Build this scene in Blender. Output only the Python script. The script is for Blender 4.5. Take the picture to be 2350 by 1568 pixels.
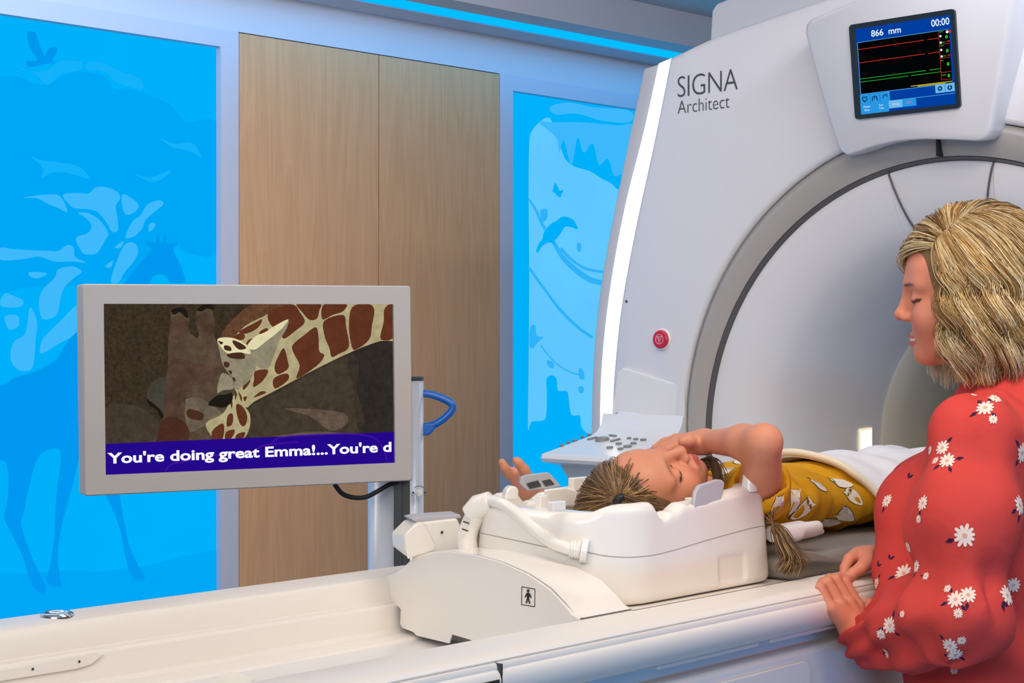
import bpy, math, random
import numpy as np
from mathutils import Vector, Matrix
from mathutils.bvhtree import BVHTree
from mathutils.geometry import tessellate_polygon
sc = bpy.context.scene
COL = sc.collection
for o in list(bpy.data.objects): bpy.data.objects.remove(o)
random.seed(5); RNG = np.random.default_rng(5)

# ---------------------------------------------------------------- camera
F = 3700.0; HZ = 815.0; TH = math.radians(42.4); CZ = 1.40
D = np.array([math.cos(TH), math.sin(TH), 0.0]); R = np.array([math.sin(TH), -math.cos(TH), 0.0]); U = np.array([0, 0, 1.0])
C0 = np.array([0, 0, CZ])
cam = bpy.data.cameras.new('camera'); camo = bpy.data.objects.new('camera', cam); COL.objects.link(camo)
cam.sensor_width = 36; cam.lens = F / 2350 * 36; cam.shift_y = (HZ - 784) / 2350; cam.clip_start = .05
camo.location = C0; camo.rotation_euler = (math.pi / 2, 0, TH - math.pi / 2)
sc.camera = camo

# ---------------------------------------------------------------- world, light, exposure
sc.view_settings.view_transform = 'Standard'; sc.view_settings.look = 'None'
sc.view_settings.exposure = 0.0; sc.view_settings.gamma = 1; sc.view_settings.use_curve_mapping = False
w = bpy.data.worlds.new('world'); sc.world = w; w.use_nodes = True
w.node_tree.nodes['Background'].inputs[0].default_value = (.62, .66, .78, 1); w.node_tree.nodes['Background'].inputs[1].default_value = .06
def area(name, loc, target, sx, sy, power, color):
    l = bpy.data.lights.new(name, 'AREA'); l.shape = 'RECTANGLE'; l.size = sx; l.size_y = sy; l.energy = power; l.color = color
    o = bpy.data.objects.new(name, l); COL.objects.link(o); o.location = loc
    d = Vector(target) - Vector(loc); o.rotation_euler = d.to_track_quat('-Z', 'Y').to_euler()
    return o
WARM = (1, .86, .70); NEUT = (1, .95, .92); COOL = (.55, .75, 1); BLUE = (.02, .42, 1)
area('unseen_overhead_light', (1.7, .9, 2.5), (2.4, 1.5, 1.0), 1.2, .6, 20, WARM)
area('unseen_overhead_light', (2.0, .1, 2.5), (2.1, .5, 0), 1.2, .6, 7, (1, .88, .76))
area('unseen_overhead_light', (2.7, 1.0, 2.5), (4.1, 3.3, 2.5), .5, .06, 5, (.70, .80, 1))  # added cool fill, unseen, brightens the cove fascia
area('unseen_overhead_light', (-.9, .2, 2.35), (2.8, 1.7, 1.3), 2.0, 1.2, 57, (1, .93, .86))  # added front fill, unseen, tilted to brighten the scanner face and the wall
area('unseen_overhead_light', (1.3, 2.75, 2.5), (1.7, 3.8, 1.1), 2.2, .3, 22, (1, .92, .86))  # added wall wash, unseen, lifts the wood doors and frames
area('unseen_blue_fill', (1.2, -1.2, .35), (1.75, 1.25, .92), 2.0, .5, 20, BLUE)  # added blue fill, unseen, low in the room, tints the table apron

# ---------------------------------------------------------------- pixel -> point on a real plane
def ray(px, py): return D + R * (px - 1175) / F + U * (HZ - py) / F
def hit(px, py, n, p0):
    r = ray(px, py); t = np.dot(np.array(p0) - C0, n) / np.dot(r, n); return C0 + t * r
def atX(px, py, x): return hit(px, py, np.array([1., 0, 0]), (x, 0, 0))
def atY(px, py, y): return hit(px, py, np.array([0, 1., 0]), (0, y, 0))
def atZ(px, py, z): return hit(px, py, np.array([0, 0, 1.]), (0, 0, z))
def atT(px, py, t): return C0 + ray(px, py) * t
WA = math.radians(5); WN = np.array([math.sin(WA), math.cos(WA), 0.0]); WD = np.array([math.cos(WA), -math.sin(WA), 0.0]); WDIST = 3.9
def atW(px, py, off=0.0): return hit(px, py, WN, WN * (WDIST + off))

# ---------------------------------------------------------------- materials
def s2l(c): return tuple((x / 255 / 12.92) if x / 255 <= .04045 else ((x / 255 + .055) / 1.055) ** 2.4 for x in c)
def mat(name, col, rough=.45, spec=.5, emit=None, estr=1, metal=0, srgb=True, vcol=None, coat=0, noise=0, nscale=40, sss=0, bump=0, bdist=.002):
    m = bpy.data.materials.new(name); m.use_nodes = True; nt = m.node_tree; b = nt.nodes['Principled BSDF']
    c = s2l(col) if srgb else col
    b.inputs['Base Color'].default_value = (*c, 1); b.inputs['Roughness'].default_value = rough
    b.inputs['Specular IOR Level'].default_value = spec; b.inputs['Metallic'].default_value = metal
    b.inputs['Coat Weight'].default_value = coat
    if sss: b.inputs['Subsurface Weight'].default_value = sss; b.inputs['Subsurface Radius'].default_value = (.006, .003, .0015); b.inputs['Subsurface Scale'].default_value = 1
    if emit is not None:
        b.inputs['Emission Color'].default_value = (*s2l(emit), 1); b.inputs['Emission Strength'].default_value = estr
    src = None
    if vcol:
        a = nt.nodes.new('ShaderNodeVertexColor'); a.layer_name = vcol; src = a.outputs[0]
        nt.links.new(src, b.inputs['Base Color'])
    if noise:
        n = nt.nodes.new('ShaderNodeTexNoise'); n.inputs['Scale'].default_value = nscale; n.inputs['Detail'].default_value = 4
        tc = nt.nodes.new('ShaderNodeTexCoord'); nt.links.new(tc.outputs['Object'], n.inputs['Vector'])
        h = nt.nodes.new('ShaderNodeHueSaturation')
        if src: nt.links.new(src, h.inputs['Color'])
        else: h.inputs['Color'].default_value = (*c, 1)
        mr = nt.nodes.new('ShaderNodeMapRange'); mr.inputs[1].default_value = .3; mr.inputs[2].default_value = .7
        mr.inputs[3].default_value = 1 - noise; mr.inputs[4].default_value = 1 + noise
        nt.links.new(n.outputs[0], mr.inputs[0]); nt.links.new(mr.outputs[0], h.inputs['Value']); nt.links.new(h.outputs[0], b.inputs['Base Color'])
        if bump:
            bp = nt.nodes.new('ShaderNodeBump'); bp.inputs['Strength'].default_value = bump; bp.inputs['Distance'].default_value = bdist
            nt.links.new(n.outputs[0], bp.inputs['Height']); nt.links.new(bp.outputs[0], b.inputs['Normal'])
    return m
def glow(name, col, strength=1.0, noise=0, nscale=8, stretch=(1, 1, 1)):
    m = bpy.data.materials.new(name); m.use_nodes = True; nt = m.node_tree
    nt.nodes.remove(nt.nodes['Principled BSDF']); out = [n for n in nt.nodes if n.type == 'OUTPUT_MATERIAL'][0]
    e = nt.nodes.new('ShaderNodeEmission'); e.inputs[0].default_value = (*s2l(col), 1); e.inputs[1].default_value = strength
    nt.links.new(e.outputs[0], out.inputs[0])
    if noise:
        n = nt.nodes.new('ShaderNodeTexNoise'); n.inputs['Scale'].default_value = nscale; n.inputs['Detail'].default_value = 6; n.inputs['Roughness'].default_value = .7
        tc = nt.nodes.new('ShaderNodeTexCoord'); mp = nt.nodes.new('ShaderNodeMapping'); mp.inputs['Scale'].default_value = stretch
        nt.links.new(tc.outputs['Object'], mp.inputs[0]); nt.links.new(mp.outputs[0], n.inputs['Vector'])
        mr = nt.nodes.new('ShaderNodeMapRange'); mr.inputs[1].default_value = .3; mr.inputs[2].default_value = .7
        mr.inputs[3].default_value = strength * (1 - noise); mr.inputs[4].default_value = strength * (1 + noise)
        nt.links.new(n.outputs[0], mr.inputs[0]); nt.links.new(mr.outputs[0], e.inputs[1])
    return m
def wood(name):
    m = mat(name, (176, 140, 112), .42, .4); nt = m.node_tree; b = nt.nodes['Principled BSDF']
    tc = nt.nodes.new('ShaderNodeTexCoord'); mp = nt.nodes.new('ShaderNodeMapping'); mp.inputs['Scale'].default_value = (9, 9, .55)
    nt.links.new(tc.outputs['Object'], mp.inputs[0])
    n1 = nt.nodes.new('ShaderNodeTexNoise'); n1.inputs['Scale'].default_value = 1.6; n1.inputs['Detail'].default_value = 3; n1.inputs['Distortion'].default_value = .6
    nt.links.new(mp.outputs[0], n1.inputs['Vector'])
    mth = nt.nodes.new('ShaderNodeMath'); mth.operation = 'MULTIPLY'; mth.inputs[1].default_value = 14; nt.links.new(n1.outputs[0], mth.inputs[0])
    fr = nt.nodes.new('ShaderNodeMath'); fr.operation = 'PINGPONG'; fr.inputs[1].default_value = 1; nt.links.new(mth.outputs[0], fr.inputs[0])
    mp2 = nt.nodes.new('ShaderNodeMapping'); mp2.inputs['Scale'].default_value = (160, 160, 5); nt.links.new(tc.outputs['Object'], mp2.inputs[0])
    n2 = nt.nodes.new('ShaderNodeTexNoise'); n2.inputs['Scale'].default_value = 1; n2.inputs['Detail'].default_value = 3; nt.links.new(mp2.outputs[0], n2.inputs['Vector'])
    mx = nt.nodes.new('ShaderNodeMix'); mx.inputs[0].default_value = .7; nt.links.new(fr.outputs[0], mx.inputs[2]); nt.links.new(n2.outputs[0], mx.inputs[3])
    cr = nt.nodes.new('ShaderNodeValToRGB'); nt.links.new(mx.outputs[0], cr.inputs[0])
    cr.color_ramp.elements[0].position = .15; cr.color_ramp.elements[0].color = (*s2l((216, 164, 118)), 1)
    cr.color_ramp.elements[1].position = .8; cr.color_ramp.elements[1].color = (*s2l((234, 182, 136)), 1)
    nt.links.new(cr.outputs[0], b.inputs['Base Color'])
    return m
M = dict(
    wall=mat('wall_paint', (214, 214, 222), .7, .3, noise=.012, nscale=6), frame=mat('frame_paint', (206, 208, 222), .6, .3),
    ceil=mat('ceiling_tile', (222, 222, 224), .8, .2, noise=.03, nscale=200), floor=mat('floor_vinyl', (150, 145, 140), .4, noise=.05),
    wood=wood('maple_laminate'), dark=mat('dark_gap', (40, 38, 38), .7),
    white=mat('white_plastic', (226, 224, 224), .32, .5, coat=.15), face=mat('scanner_white', (218, 216, 219), .38, .5, coat=.1),
    warmw=mat('table_white', (235, 229, 221), .35, .5, coat=.1), coil=mat('coil_white', (243, 238, 230), .25, .5, coat=.3),
    grey=mat('ring_grey', (168, 163, 158), .3, .5), sideg=mat('side_grey', (176, 176, 184), .4), bore=mat('bore_beige', (196, 190, 176), .45),
    lip=mat('ring_edge', (92, 90, 92), .4), led=glow('strip_white', (255, 255, 252), 2.6), blue=glow('cove_blue', (0, 172, 252), 1.25),
    bez=mat('monitor_grey', (188, 183, 180), .5, .4), black=mat('black_plastic', (22, 24, 26), .45), dgrey=mat('dark_grey', (58, 62, 66), .5),
    silver=mat('column_silver', (196, 202, 212), .3, .5, metal=.2), hblue=mat('handle_blue', (0, 96, 190), .3, .6), chrome=mat('chrome', (225, 225, 228), .08, metal=1),
    red=mat('stop_red', (196, 22, 60), .3), btn=mat('button_grey', (128, 128, 124), .35), ink=mat('ink', (62, 64, 74), .6), blk=mat('label_black', (25, 25, 25), .7),
    latch=mat('latch_grey', (186, 184, 190), .4), latchd=mat('latch_dark', (62, 64, 62), .5), pad=mat('pad_grey', (146, 140, 132), .55, .35, noise=.03, nscale=30),
    sheet=mat('sheet_white', (232, 230, 232), .85, .2, noise=.02, nscale=300, bump=.3), warm_lamp=glow('bore_lamp', (255, 253, 238), 1.8), lampframe=glow('bore_lamp_frame', (250, 238, 205), .95),
    label=mat('label_cream', (226, 214, 196), .6),
)

# ---------------------------------------------------------------- mesh helpers
class MB:
    def __init__(s): s.v = []; s.f = []; s.mi = []
    def add(s, vs, fs, mi=0):
        b = len(s.v); s.v += [tuple(map(float, p)) for p in vs]; s.f += [tuple(b + i for i in f) for f in fs]; s.mi += [mi] * len(fs); return s
    def box(s, lo, hi, mi=0):
        x0, y0, z0 = lo; x1, y1, z1 = hi
        return s.add([(x0,y0,z0),(x1,y0,z0),(x1,y1,z0),(x0,y1,z0),(x0,y0,z1),(x1,y0,z1),(x1,y1,z1),(x0,y1,z1)],
              [(0,3,2,1),(4,5,6,7),(0,1,5,4),(1,2,6,5),(2,3,7,6),(3,0,4,7)], mi)
    def obox(s, o, a, b, c, mi=0):   # corner + three edge vectors
        o, a, b, c = map(np.array, (o, a, b, c))
        return s.add([o, o+a, o+a+b, o+b, o+c, o+a+c, o+a+b+c, o+b+c], [(0,3,2,1),(4,5,6,7),(0,1,5,4),(1,2,6,5),(2,3,7,6),(3,0,4,7)], mi)
    def prism(s, pts, ext, mi=0, cap=True):
        pts = [np.array(p, float) for p in pts]; e = np.array(ext, float); n = len(pts)
        fs = [(i, (i+1) % n, n+(i+1) % n, n+i) for i in range(n)]
        if cap: fs += [tuple(range(n))[::-1], tuple(range(n, 2*n))]
        return s.add(pts + [p + e for p in pts], fs, mi)
    def tube(s, path, r, n=10, mi=0, cap=True, flat=1.0):
        P = [np.array(p, float) for p in path]; m = len(P); rr = r if hasattr(r, '__len__') else [r] * m
        vs = []; prev = None
        for i in range(m):
            t = P[min(i+1, m-1)] - P[max(i-1, 0)]; t /= np.linalg.norm(t) + 1e-12
            if prev is None:
                a = np.cross(t, [0, 0, 1]); a = a if np.linalg.norm(a) > 1e-3 else np.cross(t, [1, 0, 0])
            else: a = prev - t * np.dot(prev, t)
            a /= np.linalg.norm(a); b = np.cross(t, a); prev = a
            vs += [P[i] + rr[i] * (a * math.cos(2*math.pi*k/n) + flat * b * math.sin(2*math.pi*k/n)) for k in range(n)]
        fs = [(i*n+k, i*n+(k+1) % n, (i+1)*n+(k+1) % n, (i+1)*n+k) for i in range(m-1) for k in range(n)]
        if cap: fs += [tuple(range(n))[::-1], tuple(range((m-1)*n, m*n))]
        return s.add(vs, fs, mi)
    def lathe(s, prof, o, ax, a, n=48, mi=0, close=False):   # prof (axial, radius)
        o, ax, a = map(np.array, (o, ax, a)); ax = ax/np.linalg.norm(ax); a = a/np.linalg.norm(a); b = np.cross(ax, a); m = len(prof)
        vs = [o + ax*h + r*(a*math.cos(2*math.pi*k/n) + b*math.sin(2*math.pi*k/n)) for h, r in prof for k in range(n)]
        fs = [(i*n+k, i*n+(k+1) % n, (i+1)*n+(k+1) % n, (i+1)*n+k) for i in range(m-1) for k in range(n)]
        if close: fs += [tuple(range(n))[::-1], tuple(range((m-1)*n, m*n))]
        return s.add(vs, fs, mi)
    def poly(s, pts, mi=0): return s.add(pts, [tuple(range(len(pts)))], mi)
    def grid(s, rows, mi=0, wrap=False):
        n = len(rows[0]); m = len(rows)
        return s.add([p for r in rows for p in r], [(i*n+k, i*n+(k+1) % n, (i+1)*n+(k+1) % n, (i+1)*n+k) for i in range(m-1) for k in range(n if wrap else n-1)], mi)
    def build(s, name, mats, parent=None, smooth=False, bevel=0, seg=3, loc=None):
        me = bpy.data.meshes.new(name); v = np.array(s.v, float)
        if parent is not None: v = v - np.array(wloc(parent))
        elif loc is not None: v = v - np.array(loc)
        me.from_pydata(v.tolist(), [], s.f)
        return finish(me, name, mats, parent, smooth, bevel, seg, s.mi, loc)
def wloc(o):
    p = Vector((0, 0, 0))
    while o is not None: p = p + o.location; o = o.parent
    return p
def finish(me, name, mats, parent=None, smooth=False, bevel=0, seg=3, mi=None, loc=None):
    mats = mats if isinstance(mats, (list, tuple)) else [mats]
    for m in mats: me.materials.append(m)
    if mi is not None and len(mats) > 1: me.polygons.foreach_set('material_index', mi)
    me.polygons.foreach_set('use_smooth', [bool(smooth or bevel)] * len(me.polygons)); me.update()
    o = bpy.data.objects.new(name, me); COL.objects.link(o)
    if parent is not None: o.parent = parent
    elif loc is not None: o.location = loc
    if bevel:
        b = o.modifiers.new('bevel', 'BEVEL'); b.width = bevel; b.segments = seg; b.limit_method = 'ANGLE'; b.angle_limit = math.radians(32); b.harden_normals = True
    return o
def fixn(o):
    import bmesh
    bm = bmesh.new(); bm.from_mesh(o.data); bmesh.ops.remove_doubles(bm, verts=bm.verts, dist=1e-6); bmesh.ops.recalc_face_normals(bm, faces=bm.faces); bm.to_mesh(o.data); bm.free(); return o
def thing(name, label, cat, loc=(0, 0, 0), group=None):
    o = bpy.data.objects.new(name, None); COL.objects.link(o); o.location = [float(x) for x in loc]; o.empty_display_size = .05
    return tag(o, label, cat, group)
def tag(o, label, cat, group=None, kind=None):
    o['label'] = label; o['category'] = cat
    if group: o['group'] = group
    if kind: o['kind'] = kind
    return o
def struct(o, label=None):
    o['kind'] = 'structure'
    if label: o['label'] = label
    return o
def spline(pts, n=8, closed=False):
    P = [np.array(p, float) for p in pts]; m = len(P); out = []
    for i in range(m if closed else m-1):
        g = (lambda k: P[k % m]) if closed else (lambda k: P[min(max(k, 0), m-1)])
        a, b, c, d = g(i-1), g(i), g(i+1), g(i+2)
        for k in range(n):
            t = k / n; out.append(.5*((2*b)+(c-a)*t+(2*a-5*b+4*c-d)*t*t+(3*b-a-3*c+d)*t**3))
    if not closed: out.append(P[-1])
    return out
def rrect(x0, y0, x1, y1, r, n=6):
    out = []
    for cx, cy, a0 in ((x1-r, y1-r, 0), (x0+r, y1-r, 90), (x0+r, y0+r, 180), (x1-r, y0+r, 270)):
        out += [(cx + r*math.cos(math.radians(a0+90*k/n)), cy + r*math.sin(math.radians(a0+90*k/n))) for k in range(n+1)]
    return out
def text_mesh(body, o, x, y, width=None, height=None, thick=.0, align='LEFT', space=1.0, extr=.0003, shear=0):
    """flat lettering as vertices and faces, baseline at o, x to the right, y up; width/height fit the glyph box"""
    cu = bpy.data.curves.new('t', 'FONT'); cu.body = body; cu.size = 1; cu.offset = thick; cu.space_character = space; cu.resolution_u = 4; cu.shear = shear
    ob = bpy.data.objects.new('t', cu); COL.objects.link(ob); dg = bpy.context.evaluated_depsgraph_get()
    me = bpy.data.meshes.new_from_object(ob.evaluated_get(dg)); v = np.array([p.co[:] for p in me.vertices]); f = [tuple(p.vertices) for p in me.polygons]
    bpy.data.objects.remove(ob); bpy.data.curves.remove(cu); bpy.data.meshes.remove(me)
    v[:, 0] -= v[:, 0].min(); sx = width / v[:, 0].max() if width else None
    sy = height / max(v[:, 1].max(), 1e-6) if height else sx
    sx = sx or sy
    if align == 'CENTER': v[:, 0] -= v[:, 0].max() / 2
    o, x, y = np.array(o), np.array(x), np.array(y)
    return [o + x*p[0]*sx + y*p[1]*sy for p in v], f

# ---------------------------------------------------------------- room shell
def wp(s, off, z): return WN * (WDIST + off) + WD * s + U * z
def wbox(mb, s0, s1, o0, o1, z0, z1, mi=0): return mb.obox(wp(s0, o0, z0), WD*(s1-s0), WN*(o1-o0), U*(z1-z0), mi)
def S(px, py=300): return float(np.dot(atW(px, py), WD))
ZW, ZC, ZT, ZS, ZCEIL = 2.269, 2.319, 2.319, 2.436, 2.548
SA = S(-420); SB = S(506); SC = S(547); SD = S(869.5); SE = S(1147); SF_ = S(1176.5); SG = SF_ + 1.5; SX0, SX1 = -3.2, 7.0
struct(MB().box((-3.0, -3.2, -.1), (7.2, 4.6, 0)).build('floor', M['floor']))
mb = MB(); wbox(mb, SX0, SX1, .06, .2, 0, 2.7); struct(mb.build('wall_left', M['wall']))
mb = MB(); wbox(mb, SX0, SX1, 0, .06, ZT, ZS + .06); struct(mb.build('trim_1', M['wall']))       # plain band above the panels
def framed(n, s0, s1):
    m = MB(); wbox(m, s0-.5 if n == 2 else s0, s1, -.002, .06, ZW, ZT); return m
mb = MB()
wbox(mb, SX0, SB, -.002, .06, ZW, ZT); wbox(mb, SB, SC, -.002, .06, 0, ZT); wbox(mb, SX0, SB, -.002, .06, 0, .12); wbox(mb, SX0, SA, -.002, .06, .12, ZW)
struct(fixn(mb.build('trim_2', M['frame'])))
mb = MB()
wbox(mb, SF_, SG, -.002, .06, ZW, ZT); wbox(mb, SE, SF_, -.002, .06, 0, ZT); wbox(mb, SG, SX1, -.002, .06, 0, ZT); wbox(mb, SF_, SG, -.002, .06, 0, .12)
struct(fixn(mb.build('trim_3', M['frame'])))
struct(MB().box((7.0, -3.2, 0), (7.2, 4.0, 2.7)).build('wall_back', M['wall']))
struct(MB().box((-3.0, -3.2, 0), (7.2, -3.0, 2.7)).build('wall_right', M['wall']))
struct(MB().box((-3.0, -3.2, 0), (-2.8, 4.6, 2.7)).build('wall_front', M['wall']))
mb = MB(); wbox(mb, SX0, SX1, -7.6, -.322, ZCEIL, ZCEIL + .1); ce = struct(mb.build('ceiling', M['ceil']))
mb = MB()
for k in range(1, 4): wbox(mb, SX0, SX1, -.322-.6*k-.004, -.322-.6*k+.004, ZCEIL-.002, ZCEIL)
for k in range(0, 12): s = 1.28 + .61*k - 2.4; wbox(mb, s-.006, s+.006, -2.6, -.322, ZCEIL-.002, ZCEIL)
struct(mb.build('trim_4', M['lip'])); bpy.data.objects['trim_4']['label'] = 'grey ceiling grid'
mb = MB()   # bulkhead of the cove: two ledges with the light slot between them, then the fascia
wbox(mb, SX0, SX1, -.119, 0, ZS, ZS+.02); wbox(mb, SX0, SX1, -.322, -.223, ZS, ZCEIL+.06)
wbox(mb, SX0, SX1, -.223, -.0, ZS+.055, ZCEIL+.06); wbox(mb, SX0, SX1, -.223, -.206, ZS+.012, ZS+.055)
struct(fixn(mb.build('trim_5', M['wall'])))
mb = MB(); wbox(mb, SX0, SX1, -.205, -.119, ZS+.004, ZS+.03)
tag(mb.build('cove_light', M['blue']), 'long blue light strip in the ceiling cove above the wood doors', 'light strip')
l = area('cove_glow', wp(3.6, -.16, ZS-.004), wp(3.6, -.16, 0), .07, 6.0, 9, (.03, .45, 1)); l.rotation_euler = (0, 0, -WA + math.pi/2)
l = area('cove_bounce', wp(3.6, -.30, ZS+.03), wp(3.6, -.9, ZS+.3), .04, 6.0, .01, (.03, .45, 1))

# wood doors
cab = thing('tall_cabinet', 'pale wood built-in wall cabinet with two tall flush doors', 'cabinet', wp((SC+SE)/2, 0, 0))
mb = MB(); wbox(mb, SC, SE, .02, .059, 0.02, ZC); mb.build('body', M['dark'], cab)
for a, b in ((SC+.003, SD-.002), (SD+.002, SE-.003)):
    mb = MB(); wbox(mb, a, b, -.001, .02, .06, ZC-.003); mb.build('door', M['wood'], cab, bevel=.001)

# ---------------------------------------------------------------- backlit murals
G = lambda n, c, s=1.0, **k: glow(n, c, s, **k)
MU = dict(base=G('mural_sky', (0, 176, 250), noise=.03, nscale=1.5), tree=G('mural_tree', (0, 167, 246)), light=G('mural_gap', (62, 186, 252)), gir=G('mural_giraffe', (0, 152, 240)),
          bird=G('mural_bird', (0, 158, 242)), sky2=G('mural_pale', (96, 200, 255), noise=.04, nscale=2), leaf=G('mural_leaf', (62, 184, 252)), mid=G('mural_mid', (20, 178, 250)), vine=G('mural_vine', (48, 178, 248)))
def mural(root, name, m, pts, off, smooth=True, loc=True, n=5):
    p = spline(pts, n, True) if smooth else pts
    mb = MB()
    for q in (p,):
        P3 = [atW(x, y, .022 - off) for x, y in q]
        tris = tessellate_polygon([[Vector((x, y, 0)) for x, y in q]])
        mb.add(P3, [tuple(t) for t in tris])
    return mb.build(name, m, root)
def A1(pts): return [(x*600/1344, y*600/1344) for x, y in pts]           # crop (0,0,600,700)
def A2(pts): return [(x*600/1133, 600+y*600/1133) for x, y in pts]       # crop (0,600,600,1430)
def A4(pts): return [(1150+x*550/784, y*550/784) for x, y in pts]        # crop (1150,0,1700,1100)
def strip(pts, ws):
    P = [np.array(p, float) for p in spline(pts, 6)]; L = []; Rr = []
    for i, p in enumerate(P):
        t = P[min(i+1, len(P)-1)] - P[max(i-1, 0)]; t /= np.linalg.norm(t)+1e-9; nrm = np.array([-t[1], t[0]]); wd = np.interp(i/(len(P)-1), np.linspace(0, 1, len(ws)), ws)/2
        L.append(tuple(p+nrm*wd)); Rr.append(tuple(p-nrm*wd))
    return L + Rr[::-1]
m1 = thing('mural_light_panel', 'tall blue backlit wall panel with silhouettes of giraffes and trees', 'light panel', wp((SA+SB)/2, .03, .12), 'blue backlit murals')
mb = MB(); wbox(mb, SA, SB, .022, .05, .12, ZW); mb.build('panel', MU['base'], m1)
e = .0006
mural(m1, 'tree_silhouette', MU['tree'], [(-180,170),(-60,178),(30,174),(60,182),(100,195),(150,172),(200,165),(245,178),(262,205),(300,205),(345,218),(390,240),(415,270),(430,282),(500,280),(505,400),(505,578),(420,578),(405,560),(360,600),(250,650),(60,660),(-180,660)], e, n=3)
for pts in ([(70,358),(95,368),(130,372),(180,382),(204,410),(160,398),(120,396),(96,410),(98,385)], [(312,400),(345,408),(390,390),(385,402),(350,418)], [(370,318),(400,330),(440,328),(462,360),(430,345),(395,338)],
            [(34,150),(80,170),(110,195),(140,170),(185,160),(185,142),(140,140),(110,160),(70,165)], [(200,160),(240,165),(270,190),(325,205),(320,180),(280,165),(230,142),(200,145)]):
    mural(m1, 'sky_gap', MU['mid'], pts, 2*e)
for pts in (A1([(120,1018),(190,1005),(250,1000),(300,1003),(330,1040),(345,1090),(300,1070),(250,1050),(190,1020)]),
            A1([(325,1000),(400,992),(455,995),(490,965),(540,962),(600,985),(618,1020),(595,1060),(606,1130),(605,1185),(575,1190),(545,1140),(500,1090),(440,1075),(380,1070),(345,1040)]),
            A1([(630,1000),(670,1015),(710,1050),(700,1085),(650,1105),(628,1060)]),
            A1([(400,1095),(450,1095),(510,1130),(556,1195),(540,1235),(500,1300),(460,1308),(425,1300),(390,1225),(450,1200),(470,1160),(440,1120)]),
            A1([(645,1220),(680,1140),(720,1110),(760,1050),(820,1030),(840,1050),(800,1085),(750,1130),(730,1175),(690,1215)]),
            A1([(0,1275),(60,1280),(140,1285),(240,1290),(300,1290),(345,1260),(380,1275),(385,1320),(440,1350),(370,1345),(280,1345),(200,1320),(100,1335),(0,1335)]),
            A1([(640,1260),(690,1250),(710,1290),(690,1340),(640,1400),(610,1450),(570,1450),(590,1370)]),
            A1([(150,1400),(240,1405),(200,1430),(160,1425)]), A1([(300,1385),(370,1370),(420,1395),(380,1430),(330,1480),(310,1540),(290,1620),(220,1640),(200,1560),(220,1490),(280,1430)]),
            A1([(770,1150),(800,1150),(790,1175),(765,1190)]), A1([(590,1270),(635,1240),(620,1275)]), A1([(540,1370),(580,1340),(570,1375)]),
            A2([(20,140),(60,150),(100,170),(90,195),(30,200),(0,185)]), A2([(130,200),(160,260),(155,330),(140,460),(80,470),(45,420),(60,350),(110,310)]), A2([(20,240),(75,235),(80,280),(40,295)]),
            A2([(190,330),(260,260),(338,190),(338,300),(250,360),(180,400),(175,370)])):
    mural(m1, 'sky_gap', MU['light'], pts, 2*e)
mural(m1, 'ground_silhouette', MU['tree'], [(-180,1315),(60,1316),(150,1310),(240,1312),(330,1300),(430,1275),(503,1262),(503,1700),(-180,1700)], 2*e, smooth=False)
mural(m1, 'giraffe_silhouette', MU['gir'], A2([(0,540),(60,505),(130,485),(190,460),(250,420),(290,350),(345,295),(400,250),(470,170),(540,90),(590,30),(640,-30),(658,-50),(648,-62),(625,-80),(640,-90),(668,-78),(676,-80),(680,-108),(690,-108),(694,-84),(706,-84),(710,-108),(722,-106),(718,-78),(740,-78),(772,-82),(765,-66),(752,-58),(755,-38),(780,10),(798,60),(802,90),(760,95),(735,90),(715,60),(668,62),(640,110),(590,200),(540,320),(500,450),(470,620),(470,760),(500,900),(530,1080),(560,1230),(600,1320),(628,1370),(600,1382),(575,1370),(548,1300),(520,1160),(480,1060),(430,960),(390,870),(360,800),(340,860),(320,950),(290,1060),(265,1160),(250,1280),(262,1380),(262,1410),(215,1405),(200,1370),(215,1330),(235,1200),(240,1080),(250,960),(262,880),(258,815),(200,820),(160,860),(130,960),(105,1080),(92,1140),(130,1260),(165,1340),(195,1400),(195,1440),(150,1420),(122,1360),(95,1270),(45,1170),(18,1110),(30,1050),(38,950),(30,890),(0,860),(-200,820),(-300,700),(-200,580)]), 3*e, n=3)
mural(m1, 'bird_silhouette', MU['gir'], A1([(140,170),(180,165),(200,220),(230,290),(250,250),(290,240),(290,275),(270,310),(288,322),(230,330),(170,345),(138,340),(140,312),(185,315),(190,300),(155,250)]), 3*e, n=3)
m2 = thing('mural_light_panel', 'narrow blue backlit wall panel with toucan and butterfly silhouettes beside the scanner', 'light panel', wp((SF_+SG)/2, .03, .12), 'blue backlit murals')
mb = MB(); wbox(mb, SF_, SG, .022, .05, .12, ZW); mb.build('panel', MU['base'], m2)
mural(m2, 'sky_gap', MU['sky2'], A4([(92,470),(100,430),(125,400),(150,385),(165,395),(172,430),(190,470),(210,520),(240,545),(290,560),(330,585),(360,600),(390,620),(430,560),(520,560),(620,900),(560,1270),(430,1385),(330,1400),(288,1420),(262,1395),(258,1360),(230,1358),(222,1310),(215,1280),(186,1278),(182,1240),(165,1228),(148,1242),(150,1290),(148,1350),(140,1375),(100,1380),(88,1400),(90,1200),(92,900),(90,640)]), e, n=3)
mural(m2, 'sky_gap', MU['leaf'], A4([(160,350),(220,335),(300,350),(420,362),(420,400),(330,395),(250,372),(180,375)]), e)
mural(m2, 'leaf_silhouette', MU['leaf'], A4([(125,400),(170,400),(260,400),(380,410),(440,420),(440,600),(400,570),(370,575),(350,520),(320,540),(300,470),(270,500),(250,450),(230,540),(205,460),(190,500),(180,450)]), 2*e)
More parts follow.
